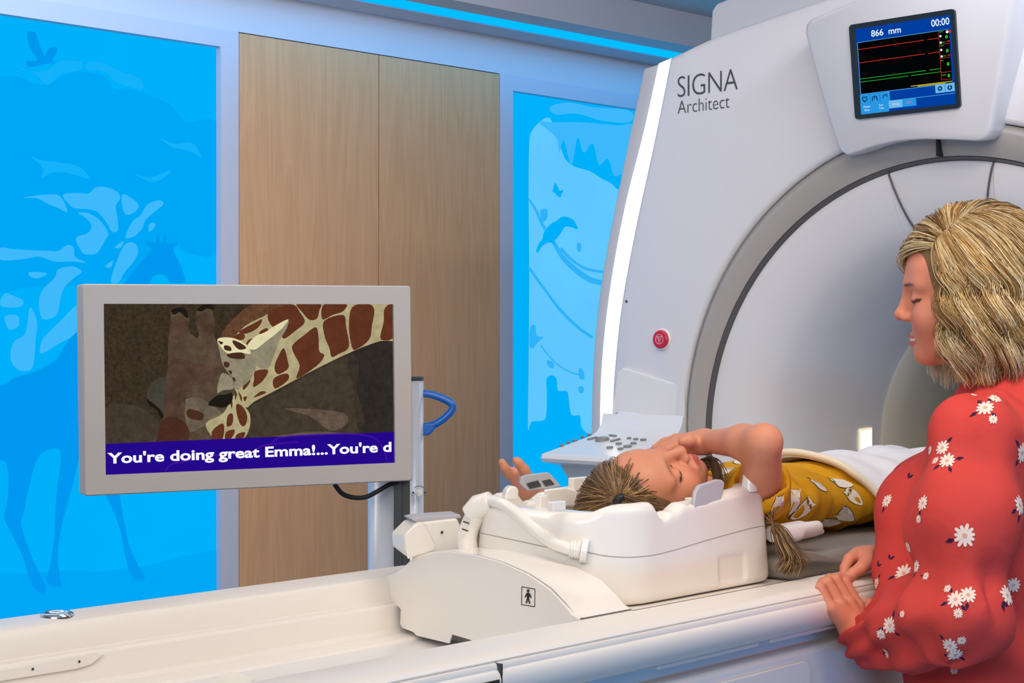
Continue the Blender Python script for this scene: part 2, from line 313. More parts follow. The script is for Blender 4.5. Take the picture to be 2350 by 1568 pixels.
for pts in (strip(A4([(90,650),(115,690),(135,735),(165,780),(200,840),(240,880),(290,915),(330,925)]), [4,6,7,9,12,13,12]), strip(A4([(195,812),(230,850),(280,880),(335,890)]), [7,6,6]), strip(A4([(88,872),(130,930),(190,1010),(250,1070),(300,1105)]), [6,6,7,7]), strip(A4([(130,1130),(170,1180),(220,1215),(270,1230)]), [3,3,4])):
    mural(m2, 'vine_silhouette', MU['vine'], pts, 2*e, smooth=False)
for pts in ([(128,690),(150,685),(150,715),(135,725)], [(250,795),(262,800),(258,825),(248,815)], [(96,1070),(112,1066),(116,1098),(138,1104),(120,1120),(104,1140),(92,1128)], [(255,1205),(268,1212),(272,1240),(256,1238)], [(150,1180),(170,1186),(172,1205),(155,1200)], [(255,1265),(270,1268),(268,1285),(254,1284)]):
    mural(m2, 'leaf_silhouette', MU['vine'], A4(pts), 2*e)
mural(m2, 'butterfly_silhouette', MU['base'], A4([(176,598),(186,612),(192,624),(205,622),(198,634),(194,646),(184,640),(176,632),(168,626),(172,612)]), 3*e)
mural(m2, 'toucan_silhouette', MU['base'], A4([(115,822),(122,800),(135,782),(140,762),(160,735),(182,722),(200,709),(222,712),(240,724),(251,750),(232,744),(210,742),(200,756),(186,776),(172,792),(186,808),(165,795),(150,795),(132,808),(122,826)]), 3*e)

# ---------------------------------------------------------------- scanner
XF = 3.025; YC = 1.574; ZO, RO = 1.234, .640; ZI, RI = 1.213, .588
gan = thing('mri_scanner', 'large white scanner with grey ring around a round tunnel and a bright light strip', 'scanner', (3.8, YC, 0))
def half(pix, x): return [(atX(px, py, x)[1]-YC, atX(px, py, x)[2]) for px, py in pix]
def outline(pix, x, top, zb=.10):
    h = half(pix, x)[::-1]               # from the top shoulder down? pix is given bottom -> top
    h = h[::-1]; y0, z0 = h[0]
    left = [(y0-.06, zb), (y0-.02, .5), (y0+.0, .95)] + h
    tp = [(max(.0001, d), z) for d, z in top]
    L = spline([(a, b, 0) for a, b in left], 5)
    L = [(p[0], p[1]) for p in L] + tp
    return [(YC+a, b) for a, b in L] + [(YC-a, b) for a, b in L[::-1]]
edgeA = [(1401.5,956),(1409,818),(1426,674),(1458,502),(1498,318),(1535,131.6)]
edgeB = [(1377,979),(1383,818),(1403,646),(1435,473),(1478,301),(1512,146)]
edgeC = [(1357,984),(1362,818),(1380,646),(1415,456),(1449,290),(1478,157)]
topA = [(half([(1640,82)], XF)[0]), (half([(1880,0)], XF)[0]), (.0, 2.20)]
oA = outline(edgeA, XF, topA)
def ringpts(out, zc, r, cy=YC):
    return [(cy + r*math.cos(a), zc + r*math.sin(a)) for a in (math.atan2(z-zc, y-cy) for y, z in out)]
def resample(poly, n):
    P = np.array(poly + [poly[0]]); d = np.r_[0, np.cumsum(np.hypot(*np.diff(P, axis=0).T))]; t = np.linspace(0, d[-1], n, endpoint=False)
    return list(zip(np.interp(t, d, P[:, 0]), np.interp(t, d, P[:, 1])))
oAr = []
for i in range(len(oA)):
    a, b = np.array(oA[i]), np.array(oA[(i+1) % len(oA)]); k = max(1, int(np.hypot(*(b-a))/.04)); oAr += [tuple(a+(b-a)*j/k) for j in range(k)]
mb = MB(); rows = []
def row(pts, x): return [(x, y, z) for y, z in pts]
rows = [row(oAr, XF+.30), row(oAr, XF+.012)]
def shrink(pts, d): return [(y + (YC-y)*d/max(abs(y-YC), .3), z + (ZO-z)*d/max(abs(z-ZO), .4)) for y, z in pts]
rows += [row(shrink(oAr, .004), XF+.003), row(shrink(oAr, .012), XF)]
cre = ringpts(oAr, ZO+.03, .84)
cr = [(y, min(z, oy[1]*1.0)) if False else (y, z) for (y, z), oy in zip(cre, oAr)]
def mixp(p, q, t): return [(a[0]*(1-t)+b[0]*t, a[1]*(1-t)+b[1]*t) for a, b in zip(p, q)]
rin = ringpts(oAr, ZO, RO)
rows += [row(mixp(shrink(oAr, .012), rin, .5), XF), row(mixp(shrink(oAr, .012), rin, .56), XF-.002), row(ringpts(oAr, ZO, RO+.012), XF-.016), row(ringpts(oAr, ZO, RO+.003), XF-.014), row(ringpts(oAr, ZO, RO), XF-.006), row(ringpts(oAr, ZO, RO), XF+.03)]
mb.grid(rows, wrap=True); fixn(mb.build('front_cover', M['face'], gan, smooth=True))
# grey ring
prof = [(RO, .0, ZO), (RO-.002, -.004, ZO), (RO-.010, -.010, ZO-.002), (RO-.012, -.013, ZO-.002), (RO-.016, -.014, ZO-.003), (RI+.010, .000, ZI+.003), (RI+.004, .005, ZI+.001), (RI+.001, .014, ZI), (RI, .03, ZI)]
angs = np.linspace(0, 2*math.pi, 160, endpoint=False)
def circ(r, x, z): return [(XF + x, YC + r*math.cos(a), z + r*math.sin(a)) for a in angs]
mb = MB(); mb.grid([circ(*p) for p in prof[1:7]], wrap=True); rg = fixn(mb.build('ring', M['grey'], gan, smooth=True)); rg['label'] = 'grey ring around the tunnel mouth'
mb = MB(); mb.grid([circ(RO+.001, -.008, ZO), circ(RO+.001, .02, ZO), circ(RO-.004, .02, ZO), circ(RO-.004, -.006, ZO)], wrap=True); mb.grid([circ(RI+.003, .006, ZI), circ(RI-.003, .0165, ZI), circ(RI-.004, .03, ZI)], wrap=True)
fixn(mb.build('ring_edge', M['lip'], rg, smooth=True))
mb = MB()
y = YC; mb.obox((XF-.017, y-.003, ZI+RI+.004), (.02, 0, 0), (0, .006, 0), (0, 0, .056)); mb.build('ring_seam', M['dark'], rg)
# funnel
fp = [(RI-.004, .018, ZI), (.575, .018, ZI), (.560, .019, ZI-.001), (.520, .030, ZI-.004), (.48, .055, ZI-.008), (.45, .092, ZI-.010), (.425, .155, ZI-.013), (.406, .25, ZI-.016), (.393, .34, ZI-.018), (.385, .43, ZI-.019), (.384, .434, ZI-.019)]
fs = [tuple(p) for p in spline(fp, 4)]
mb = MB(); mb.grid([circ(*p) for p in fs], wrap=True); fixn(mb.build('funnel', M['face'], gan, smooth=True))
def fun(a, r, lift=0):   # point on the funnel at angle a, radius r
    rr = [p[0] for p in fs][::-1]; x = np.interp(r, rr, [p[1] for p in fs][::-1]); z = np.interp(r, rr, [p[2] for p in fs][::-1])
    return np.array([XF + x - lift, YC + r*math.cos(a), z + r*math.sin(a)])
# scooped panel at the top of the funnel and its seams
ang = lambda y, z: math.atan2(z-ZI, y-YC)
pa = atX(2045, 385, XF+.03); pb = atX(2290, 366, XF+.03); a0, a1 = ang(pa[1], pa[2]), ang(pb[1], pb[2]); mb = MB(); rows = []
for k, r in enumerate(np.linspace(.582, .40, 14)):
    t = k/13; rw = []
    for j in range(17):
        a = a1 + (a0-a1)*j/16; u = (j/8-1); e = (1-u*u)
        rw.append(fun(a - (u*.04*t), r, .004 - .05*min(1, e*1.6)*math.sin(min(1, t*1.25)*math.pi)**.5 if 0 < k < 13 and abs(u) < 1 else .002))
    rows.append(rw)
mb.grid(rows); fixn(mb.build('top_panel', M['face'], gan, smooth=True))
for a, s in ((a0, 1), (a1, -1)):
    mb = MB(); pth = [fun(a + s*.04*t, .584 - .184*t, .004) for t in np.linspace(0, 1, 14)]; mb.tube(pth, .0022, 6); mb.build('panel_seam', M['lip'], gan, smooth=True)
# tunnel
mb = MB(); mb.grid([circ(.384, .434, ZI-.019), circ(.378, .438, ZI-.019), circ(.36, .50, ZI-.02), circ(.35, .6, ZI-.02), circ(.35, 2.2, ZI-.02)], wrap=True); fixn(mb.build('tunnel', M['bore'], gan, smooth=True))
mb = MB(); mb.add(circ(.352, 2.2, ZI-.02), [tuple(range(160))]); mb.build('tunnel_end', M['bore'], gan)
def fun_at(px, py):   # radius and angle of the funnel point seen at a pixel
    best = None
    for r in np.linspace(.388, .56, 260):
        for z in np.linspace(-.09, .09, 61):
            a = math.asin(z/r); p = fun(a, r); d = p - C0; t = d @ D
            e = (1175 + F*(d @ R)/t - px)**2 + (HZ - F*d[2]/t - py)**2
            if best is None or e < best[0]: best = (e, r, a)
    return best[1:]
lp = [fun_at(*p) for p in ((1971,986),(2006,982),(2006,1044),(1971,1046))]
nl = np.array([-.45, -.89, 0])
P = [fun(a, r) for r, a in lp]; mb = MB(); mb.prism(P, nl*.005); lf = fixn(mb.build('tunnel_lamp', M['lampframe'], gan, bevel=.0015))
cL = sum(P)/4; mb = MB(); mb.prism([cL + (p-cL)*.84 + nl*.005 for p in P], nl*.0008); fixn(mb.build('lens', M['warm_lamp'], lf))
# light strip and side flange
oB = outline(edgeB, XF+.03, [half([(1530,138)], XF+.03)[0], (.5, 2.14), (0, 2.16)])
mb = MB(); mb.prism([(XF+.03, y, z) for y, z in oB], (.03, 0, 0)); o = fixn(mb.build('light_strip', M['led'], gan)); o['label'] = 'bright white light strip'
oC = outline(edgeC, XF+.05, [half([(1502,150)], XF+.05)[0], (.5, 2.13), (0, 2.15)])
mb = MB(); mb.prism([(XF+.05, y, z) for y, z in oC], (.9, 0, 0)); fixn(mb.build('side_cover', M['sideg'], gan, bevel=.004))
# the cutaway inside: bore through these covers is hidden behind the funnel, so cut it
for nm in ('light_strip', 'side_cover'):
    ob = bpy.data.objects[nm]; cu = MB(); cu.lathe([(-1, .637), (2.5, .637)], (XF, YC, ZI), (1, 0, 0), (0, 1, 0), 96, close=True)
    c = fixn(cu.build('cutter', M['dark'])); c.parent = None
    bo = ob.modifiers.new('bore', 'BOOLEAN'); bo.operation = 'DIFFERENCE'; bo.object = c; bo.solver = 'EXACT'
    ob.modifiers.move(len(ob.modifiers)-1, 0)
    bpy.context.view_layer.update(); dg = bpy.context.evaluated_depsgraph_get(); me = bpy.data.meshes.new_from_object(ob.evaluated_get(dg)); ob.modifiers.clear(); ob.data = me
    for p_ in me.polygons: p_.use_smooth = False
    bpy.data.objects.remove(c)
mb = MB(); y1 = atX(1636, 25, 3.5)[1]; y2 = atX(1630, 75, 3.5)[1]; h = y1-YC; q = [(y2, 2.10), (y2, 2.25), (y1+.004, 2.31), (y1-.01, 2.326), (y1-.5, 2.42), (YC, 2.44)]
q += [(2*YC-a, b) for a, b in q[::-1][1:]]
mb.prism([(3.5, a, b) for a, b in q], (1.1, 0, 0)); fixn(mb.build('rear_cover', M['face'], gan, bevel=.006))
mb = MB(); mb.prism([(3.6, YC+a, b) for a, b in ((.93, .1), (.97, 1.0), (.96, 2.2), (-.96, 2.2), (-.97, 1.0), (-.93, .1))], (1.9, 0, 0)); 
mb2 = MB(); mb2.box((3.95, YC-.9, .0), (5.2, YC-.38, 2.2)); mb2.box((3.95, YC+.38, .0), (5.2, YC+.9, 2.2)); mb2.box((3.95, YC-.9, 1.6), (5.2, YC+.9, 2.2)); mb2.box((3.1, YC-.7, 0), (5.2, YC+.7, .5)); mb2.build('magnet_cover', M['sideg'], gan)
# lettering and marks on the front cover
def face_text(body, pa, pb, ph, m, name, thick=0, parent=None, space=1.0):
    a = atX(*pa, XF-.001); b = atX(*pb, XF-.001); hh = atX(*ph, XF-.001)[2] - a[2]
    v, f = text_mesh(body, a, (0, -1, 0), (0, 0, 1), width=a[1]-b[1], height=hh, thick=thick, space=space)
    b_ = MB().add(v, f); return b_.build(name, m, parent or gan)
face_text('SIGNA', (1555, 224), (1693, 207), (1555, 176), M['ink'], 'lettering', -.012, space=.96)
face_text('Architect', (1555, 262), (1674, 247), (1555, 232), M['ink'], 'lettering', -.012, space=1.0)
bc = atX(1521, 779, XF-.004); mb = MB(); mb.lathe([(0, .026), (-.004, .0255), (-.006, .023)], bc, (1, 0, 0), (0, 1, 0), 32, close=True); eb = fixn(mb.build('emergency_button', M['white'], gan, smooth=False))
mb = MB(); mb.lathe([(-.005, .0215), (-.011, .021), (-.013, .018)], bc, (1, 0, 0), (0, 1, 0), 32, close=True); kb = fixn(mb.build('push_button', M['red'], eb)); kb['label'] = 'red push button'
mb = MB(); c3 = bc + np.array([-.0136, 0, 0])
def loop(pts, wd): 
    P = [c3 + np.array([0, -x, z])*.001 for x, z in pts]; mb.tube(P + [P[0], P[1]], wd, 5)
loop([(11*math.cos(a), 11*math.sin(a)) for a in np.linspace(0, 6.2, 20)], .0008); loop([(-7, 6), (7, 6), (0, -8)], .0008); loop([(-3.5, 3.5), (3.5, 3.5), (0, -3)], .0007); mb.build('symbol', mat('button_mark', (240, 190, 200), .5), eb)
mb = MB(); mb.lathe([(0, .003), (-.002, .003)], atX(1438, 692, XF), (1, 0, 0), (0, 1, 0), 12, close=True); mb.build('screw', M['dgrey'], gan)

# display housing hanging over the ring
XH = XF - .085
tilt = 7.5; tn = np.array([-math.cos(math.radians(tilt)), 0, -math.sin(math.radians(tilt))]); tu = np.array([-math.sin(math.radians(tilt)), 0, math.cos(math.radians(tilt))]); ty = np.array([0, -1., 0])
hp0 = np.array([XH, YC, 1.95])
def onH(px, py, lift=0): return hit(px, py, tn, hp0 + tn*lift)
hpix = [(1946,357),(1934,350),(1926,338),(1905,275),(1880,190),(1856,100),(1850,75),(1852,56),(1862,44),(1880,36),(1960,2),(2040,-30),(2120,-62),(2325,-90),(2332,-84),(2325,0),(2308,120),(2290,220),(2277,296),(2271,312),(2258,322),(2240,324),(2180,321),(2120,320),(2060,324),(2010,335),(1965,351)]
front = [onH(*p) for p in hpix]; ctr = sum(front)/len(front)
inner = [p + (ctr-p)*.03 + tn*.006 for p in front]; n = len(front)
back = [p - tn*.012 + (ctr-p)*0 for p in front]; back2 = [np.array([XF+.02, p[1]+(ctr[1]-p[1])*.04, p[2]+.012]) for p in front]
mb = MB(); mb.grid([back2, back, [p + (ctr-p)*.008+tn*.003 for p in front], inner], wrap=True); mb.poly(inner); hs = fixn(mb.build('display_housing', M['face'], gan, smooth=True))
bz = [onH(*p, .007) for p in ((1948,62),(2192,16),(2208,246),(1969,275))]
def quadframe(P):   # origin at bottom-left, unit axes and size
    tl, tr, br, bl = P; x = (br-bl); wd = np.linalg.norm(x); x = x/wd; yv = tl-bl; hgt = np.dot(yv, tu); return bl, x, tu, wd, hgt
o, xx, yy, wd, hg = quadframe([bz[0], bz[1], bz[2], bz[3]])
oc = (bz[0]+bz[1]+bz[2]+bz[3])/4; wd = (np.linalg.norm(bz[1]-bz[0])+np.linalg.norm(bz[2]-bz[3]))/2; hg = (np.linalg.norm(bz[0]-bz[3])+np.linalg.norm(bz[1]-bz[2]))/2; o = oc - ty*wd/2 - tu*hg/2
def q3(u, v, l=0): return o + ty*u*wd + tu*v*hg + tn*l
mb = MB(); mb.prism([q3(u, v, -.004) for u, v in rrect(0, 0, 1, 1, .035)], tn*.010); sb = fixn(mb.build('screen_bezel', mat('bezel_dark', (24, 40, 50), .35), hs))
ctr_ = [0]
def sq(u0, v0, u1, v1, c, l, nm):
    mb = MB(); mb.poly([q3(*p, .0061+l*.0002) for p in ((u0, v0), (u1, v0), (u1, v1), (u0, v1))]); return mb.build(nm, c, hs)
SC_ = dict(b=glow('ui_blue', (0, 62, 160)), bl=glow('ui_black', (3, 4, 6)), lt=glow('ui_light', (40, 150, 225)), pl=glow('ui_pale', (110, 185, 235)), wh=glow('ui_white', (235, 245, 255)), rd=glow('ui_red', (190, 45, 30)), gr=glow('ui_green', (30, 160, 40)), g2=glow('ui_bright_green', (60, 235, 40)), ye=glow('ui_yellow', (225, 195, 40)), cy=glow('ui_line', (110, 190, 235)), md=glow('ui_mid', (22, 128, 215)), ik=glow('ui_ink', (10, 60, 110)), pk=glow('ui_pink', (230, 60, 150)))
L0, R0, B0, T0 = .065, .962, .045, .945
sq(L0, B0, R0, T0, SC_['b'], 0, 'screen'); sq(L0+.012, .262, R0-.02, .80, SC_['bl'], 1, 'trace_area'); sq(L0+.008, .255, L0+.012, .803, SC_['cy'], 2, 'trace_frame'); sq(L0+.008, .80, R0-.02, .804, SC_['cy'], 2, 'trace_frame'); sq(L0+.008, .255, .80, .259, SC_['cy'], 2, 'trace_frame')
for v, c, gap in ((.725, 'rd', .71), (.585, 'rd', .71), (.415, 'gr', .71), (.383, 'gr', .54)):
    sq(L0+.014, v, gap, v+.007, SC_[c], 2, 'trace'); sq(gap+.03, v, .845, v+.007, SC_[c], 2, 'trace')
sq(.845, .30, .849, .80, SC_['rd'], 2, 'readout_frame')
for v in (.66, .52, .375, .30): sq(.845, v, R0-.022, v+.005, SC_['rd'], 2, 'readout_frame')
def st(body, u, v, wu, c, l=3, th=.0, hv=None, nm='lettering'):
    vv, f = text_mesh(body, q3(u, v, .0061+l*.0002), ty, tu, width=wu*wd, height=hv*hg if hv else None, thick=th); MB().add(vv, f).build(nm, c, hs)
st('866  mm', .215, .842, .285, SC_['wh'], th=.012, hv=.066); st('00:00', .785, .852, .165, SC_['wh'], th=.012, hv=.07)
for v in (.715, .575, .44, .30+.022): st('0', .905, v+.0, .022, SC_['g2'], th=.03, hv=.032)
for i, v in enumerate((.785, .645)):
    sq(.853, v-.002, .885, v+.006, SC_['gr'], 3, 'readout_mark'); sq(.866, v-.108, .90, v-.100, SC_['gr'], 3, 'readout_mark'); sq(.915, v-.106, .945, v-.096, SC_['rd'], 3, 'readout_mark')
    for vv_ in (v-.04, v-.105):
        mb = MB(); mb.poly([q3(.862+.010*math.cos(a), vv_+.0115*math.sin(a), .0068) for a in np.linspace(0, 6.28, 13)[:-1]]); mb.build('readout_dot', SC_['wh'], hs)
for u, c in ((.925, 'wh'), (.948, 'rd')):
    mb = MB(); mb.poly([q3(u+.013*math.cos(a), .778+.014*math.sin(a), .0068) for a in np.linspace(0, 6.28, 13)[:-1]]); mb.build('readout_dot', glow('dot_red', (230, 40, 40)) if c == 'rd' else SC_[c], hs)
sq(.853, .492, .872, .502, SC_['gr'], 3, 'readout_mark'); sq(.853, .345, .89, .354, SC_['gr'], 3, 'readout_mark')
sq(.56, .274, .945, .281, SC_['ye'], 3, 'message_line'); sq(.625, .264, .88, .270, SC_['ye'], 3, 'message_line')
sq(L0, .15, .355, .252, SC_['lt'], 2, 'menu_button'); sq(L0, B0, .34, .15, SC_['lt'], 2, 'menu_button'); sq(.34, .075, .47, .152, SC_['pl'], 3, 'menu_button'); sq(.47, .075, .60, .152, SC_['lt'], 2, 'menu_button')
for u in (.162, .258): sq(u, .15, u+.003, .252, SC_['b'], 3, 'menu_divider')
sq(.785, .175, .965-.003, .262, SC_['pl'], 2, 'menu_button'); sq(.872, .175, .875, .262, SC_['b'], 3, 'menu_divider'); sq(.34, .152, R0, .156, SC_['cy'], 2, 'menu_divider')
st('Patient', .095, .112, .065, SC_['wh']); st('Setup', .10, .078, .05, SC_['wh']); st('Scan', .245, .112, .04, SC_['wh']); st('Time', .245, .08, .045, SC_['wh']); st('Gating', .375, .105, .065, SC_['wh']); st('100%', .51, .105, .05, SC_['pk'])
def icon(pts, wdt=.0012):
    mb = MB(); mb.tube([q3(u, v, .0069) for u, v in pts], wdt, 4); mb.build('icon', SC_['ik'], hs)
icon([(.112, .172), (.09, .20), (.092, .225), (.106, .225), (.112, .215), (.118, .225), (.132, .225), (.134, .20), (.112, .172)])
icon([(.185, .175), (.19, .215), (.205, .225), (.208, .19), (.213, .225), (.228, .215), (.233, .175)]); icon([(.285, .19), (.30, .22), (.325, .225), (.33, .20)])
icon([(.828+.016*math.cos(a), .218+.018*math.sin(a)) for a in np.linspace(0, 6.3, 14)], .0016); icon([(.918+.016*math.cos(a), .216+.018*math.sin(a)) for a in np.linspace(1.8, 7.6, 14)], .0016)

# control shelf beside the tunnel
XS = XF - .012
cp = thing('control_panel', 'white control shelf with grey buttons below the light strip of the scanner', 'control panel', (2.9, 2.35, 1.2)); bpy.data.objects.remove(cp)
yl = atX(1388, 975, XS)[1]; yr = atX(1572, 890, XS)[1]; zb = atX(1388, 985, XS)[2]; xf = yl/math.tan(TH - math.atan((1247-1175)/F)); zf = C0[2] - (1040-HZ)/F*(np.dot(np.array([xf, yl, 0]), D))
plate = [(atX(*p, XS)[1], atX(*p, XS)[2]) for p in ((1400,985),(1410,920),(1418,866),(1420,852),(1426,844),(1434,845),(1500,866),(1560,884),(1569,888),(1573,896),(1574,930),(1572,1000))]
secs = []
hk = np.linspace(0, 1, len(plate))
def shelf_profile():
    # (x, z) from the top of the back plate down the fillet and out along the sloping shelf
    return [(XS, 1.0), (XS, .3), (XS-.004, .12), (XS-.018, .03), (XS-.045, -.012), (XS-.09, -.03), (xf+.02, -.9)]
sl = (zb-.012-zf)/(XS-.045-xf)
rows = []
ny = 22
for j in range(ny+1):
    y = yl + (yr-yl)*j/ny; top = np.interp(-y, [-p[0] for p in plate], [p[1] for p in plate]); zz = zb - .012
    if j == 0: top -= .012
    edge = min(j, ny-j)*abs(yr-yl)/ny; dp = .012*max(0, 1-edge/.012)
    rw = [(XS+.02, y, top-.001), (XS+.002, y, top)] + [(XS-.002, y, zz + (top-zz)*t) for t in (.98, .8, .55, .35)] + [(XS-.006, y, zz+.05), (XS-.014, y, zz+.025), (XS-.028, y, zz+.008), (XS-.05, y, zz-.002)]
    for t in (.15, .4, .7, .93, 1.0):
        x = XS-.05 + (xf-XS+.05)*t; rw.append((x, y, zz-.002 - (XS-.05-x)*sl))
    rw += [(xf-.006, y, zf-.004), (xf-.008, y, zf-.012), (xf-.004, y, zf-.020), (xf+.03, y, zf-.026), (xf+.06, y, zf-.032), (xf+.12, y, zf-.10), (XS+.02, y, zf-.19)]
    if j in (0, ny): rw = [(p[0], p[1] , p[2]) for p in rw]
    rows.append([np.array(p) for p in rw])
def cap_row(rw, y, s): return [np.array([p[0], y, p[2]]) for p in rw]
rows = [[np.array([max(p[0], XS-.0), p[1], p[2]-.0]) if False else p for p in r_] for r_ in rows]
mb = MB(); mb.grid(rows); nr = len(rows[0]); mb.poly(rows[0]); mb.poly(rows[-1][::-1])
cpo = fixn(mb.build('control_shelf', M['white'], gan, smooth=False, bevel=.005, seg=3)); 
sn = np.cross(np.array([0, 1., 0]), np.array([XS-.05-xf, 0, zb-.014-zf])); sn /= np.linalg.norm(sn); sn = sn if sn[2] > 0 else -sn
sp0 = np.array([xf, yl, zf])
def shelf_pt(px, py): return hit(px, py, sn, sp0)
def A6(x, y): return (1220 + x*400/2091, 830 + y*300/1568)
bts = [((365,1012),(36,14)),((440,978),(32,11)),((520,952),(44,14)),((614,910),(34,11)),((690,884),(34,11)),((1170,928),(36,12)),((1250,938),(42,16)),((1340,946),(52,18)),((1045,992),(52,18)),((1222,988),(48,17)),((938,1036),(54,18)),((1150,1024),(68,20)),((1065,1052),(48,16))]
ax1 = np.array([0, -1., 0]); ax2 = np.cross(sn, ax1); ax2 /= np.linalg.norm(ax2)
for (cx, cy), (rx, ry) in bts:
    c = shelf_pt(*A6(cx, cy)); ry_ = rx*1.0*.19*.0009; mb = MB(); pts = [c + ax1*math.cos(a)*rx*.000155*abs(math.cos(a))**-.0 + ax2*math.sin(a)*rx*.000125 for a in np.linspace(0, 2*math.pi, 17)[:-1]]
    mb.prism([p - sn*.002 for p in pts], sn*.006); fixn(mb.build('button', M['btn'], cpo, bevel=.0015))
c = shelf_pt(*A6(850, 945)); mb = MB(); mb.lathe([(-.002, .017), (.004, .0165), (.007, .013), (.008, .0001)], c, sn, ax1, 24); o = fixn(mb.build('round_button', M['btn'], cpo, smooth=True))
for (px, py, l, wdt, ang_) in ((730, 930, .028, .008, 1.25), (975, 897, .028, .008, -.25), (1005, 950, .028, .008, 1.2)):
    c = shelf_pt(*A6(px, py)); d1 = ax1*math.cos(ang_)+ax2*math.sin(ang_); d2 = np.cross(sn, d1); mb = MB(); mb.prism([c - sn*.002 + d1*l/2*a + d2*wdt/2*b for a, b in ((-1,-.4),(-.8,-1),(.8,-1),(1,-.4),(1,.4),(.8,1),(-.8,1),(-1,.4))], sn*.006); fixn(mb.build('button', M['btn'], cpo, bevel=.0015))

# ---------------------------------------------------------------- solid shapes by distance fields, meshed with surface nets
def surfnet(f, o, h):
    ins = f < 0; nx, ny, nz = [n-1 for n in f.shape]
    acc = np.zeros((nx, ny, nz, 3), np.float32); cnt = np.zeros((nx, ny, nz), np.float32)
    sl = lambda d, n: slice(d, d+n)
    for ax in range(3):
        b1, b2 = [k for k in range(3) if k != ax]
        for d1 in (0, 1):
            for d2 in (0, 1):
                d = [0, 0, 0]; d[b1] = d1; d[b2] = d2; e = list(d); e[ax] = 1
                A = f[sl(d[0], nx), sl(d[1], ny), sl(d[2], nz)]; B = f[sl(e[0], nx), sl(e[1], ny), sl(e[2], nz)]
                m = (A < 0) != (B < 0); t = np.where(m, A/np.where(m, A-B, 1), 0)
                for k in range(3): acc[..., k] += np.where(m, (t if k == ax else d[k]), 0)
                cnt += m
    act = cnt > 0; idx = -np.ones(act.shape, np.int64); idx[act] = np.arange(act.sum())
    ijk = np.argwhere(act); v = (ijk + acc[act]/cnt[act][:, None] + 0.0) * h + np.array(o)
    fs = []
    for ax in range(3):
        b1, b2 = [(1, 2), (2, 0), (0, 1)][ax]
        a = ins[:-1] if ax == 0 else ins[:, :-1] if ax == 1 else ins[:, :, :-1]; b = ins[1:] if ax == 0 else ins[:, 1:] if ax == 1 else ins[:, :, 1:]
        for sgn, m in ((1, a & ~b), (-1, ~a & b)):
            q = np.argwhere(m); ok = (q[:, b1] > 0) & (q[:, b2] > 0)
            for k in (b1, b2): ok &= q[:, k] < idx.shape[k]
            q = q[ok]
            if not len(q): continue
            def g(o1, o2):
                p = q.copy(); p[:, b1] -= o1; p[:, b2] -= o2; return idx[p[:, 0], p[:, 1], p[:, 2]]
            F4 = np.stack([g(1, 1), g(0, 1), g(0, 0), g(1, 0)], 1); fs.append(F4 if sgn > 0 else F4[:, ::-1])
    return v, np.concatenate(fs)
